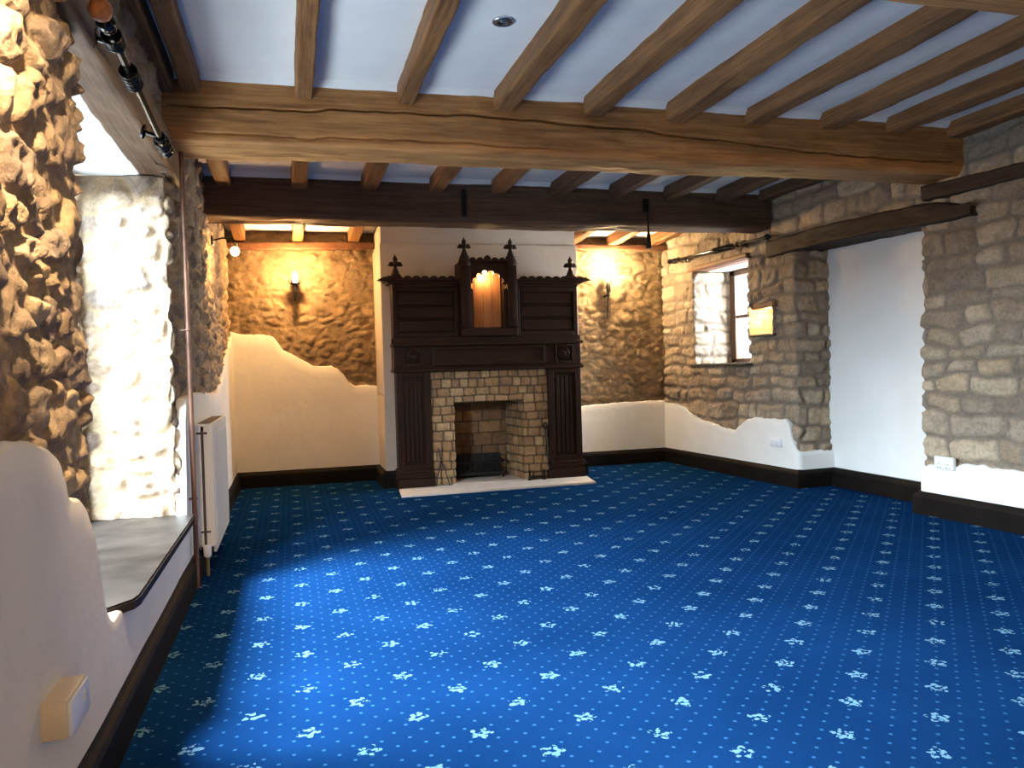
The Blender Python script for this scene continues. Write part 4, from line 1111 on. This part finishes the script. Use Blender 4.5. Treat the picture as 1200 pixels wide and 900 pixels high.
for k in range(28): b.box((-0.430, 4.775 + k * 0.0315, 0.17), (-0.424, 4.793 + k * 0.0315, 0.78), 0.003)
b.build('front_panel', M['rad'], t)
b = MB(); b.box((-0.527, 4.74, 0.12), (-0.512, 5.68, 0.83), 0.006); b.build('rear_panel', M['rad'], t)
for y0, y1 in ((4.725, 4.742), (5.678, 5.695)):
    b = MB(); b.box((-0.527, y0, 0.155), (-0.492, y1, 0.835), 0.004); b.box((-0.478, y0, 0.155), (-0.430, y1, 0.835), 0.004); b.build('end_cover', M['rad'], t)
    b = MB(); b.box((-0.495, y0 + 0.005, 0.155), (-0.475, y1 - 0.003, 0.80), 0.002); b.box((-0.515, y0 - 0.003, 0.785), (-0.458, y0 + 0.006, 0.797), 0.002); b.box((-0.508, y0 - 0.003, 0.235), (-0.455, y0 + 0.006, 0.245), 0.002); b.build('end_slot', M['slot'], t)
b = MB(); b.box((-0.527, 4.73, 0.828), (-0.430, 5.69, 0.842), 0.004)
b.build('top_cover', M['rad'], t)
b = MB()
for k in range(30): b.box((-0.512, 4.76 + k * 0.03, 0.8415), (-0.446, 4.775 + k * 0.03, 0.8435), 0)
b.build('top_grille', M['slot'], t)
b = MB()
for k in range(34): b.box((-0.510, 4.765 + k * 0.026, 0.15), (-0.447, 4.772 + k * 0.026, 0.79), 0)
b.build('convector_fins', M['rad'], t)
b = MB(); b.tube([(-0.475, 4.70, 0.0), (-0.475, 4.70, 0.13)], 0.009, 12); b.tube([(-0.475, 4.70, 0.14), (-0.475, 4.75, 0.14)], 0.011, 12); b.build('feed_pipe', M['brass'], t, smooth='auto')
b = MB(); b.lathe([(0.016, 0), (0.021, 0.01), (0.021, 0.055), (0.017, 0.065)], (-0.475, 4.70, 0.105), seg=16); b.build('valve', M['white_plastic'], t, smooth='auto')
for y in (4.95, 5.5):
    b = MB(); b.box((-0.531, y, 0.3), (-0.52, y + 0.03, 0.7), 0.003); b.build('wall_bracket', M['rad'], t)

# ------------------------------------------------------------------ sockets and switches
t = thing('surface_box', 'cream plastic surface box with grey plate, low on the white plaster below the window', 'socket box', (XL + 0.02, 1.96, 0.38))
b = MB(); b.box((XL + 0.012, 1.881, 0.336), (XL + 0.068, 2.047, 0.418), 0.005); b.build('box', M['cream_plastic'], t, smooth='auto')
b = MB(); b.box((XL + 0.066, 1.884, 0.339), (XL + 0.076, 2.044, 0.415), 0.004); b.build('face_plate', M['white_plastic'], t, smooth='auto')
for y in (1.985,):
    b = MB(); b.box((XL + 0.074, y, 0.375), (XL + 0.080, y + 0.016, 0.398), 0.002); b.build('rocker', M['white_plastic'], t)
def plate(name, label, y0, y1, z0, z1, double):
    ya = (y0 + y1) / 2; xw = xr(ya)
    t = thing(name, label, 'socket', (xw - 0.02, ya, z0))
    b = MB(); b.box((xw - 0.040, y0, z0), (xw - 0.012, y1, z1), 0.005); b.build('face_plate', M['white_plastic'], t, smooth='auto')
    for k in ((0.27, 0.73) if double else (0.5,)):
        yy = y0 + (y1 - y0) * k
        b = MB(); b.box((xw - 0.044, yy - 0.010, z1 - 0.034), (xw - 0.038, yy + 0.010, z1 - 0.012), 0.002); b.build('rocker', M['white_plastic'], t)
        b = MB()
        for dy, dz in ((0, 0.044), (-0.012, 0.020), (0.012, 0.020)): b.box((xw - 0.0415, yy + dy - 0.004, z0 + dz - 0.003 - 0.006), (xw - 0.0395, yy + dy + 0.004, z0 + dz + 0.003 - 0.006), 0)
        b.build('pin_holes', M['slot'], t)
plate('wall_socket', 'white double wall socket at the plaster edge on the stone beside the blocked doorway', 4.315, 4.478, 0.332, 0.420, True)
plate('wall_socket', 'white single wall socket on plaster below the lit niche, before the blocked doorway', 6.14, 6.30, 0.335, 0.415, True)
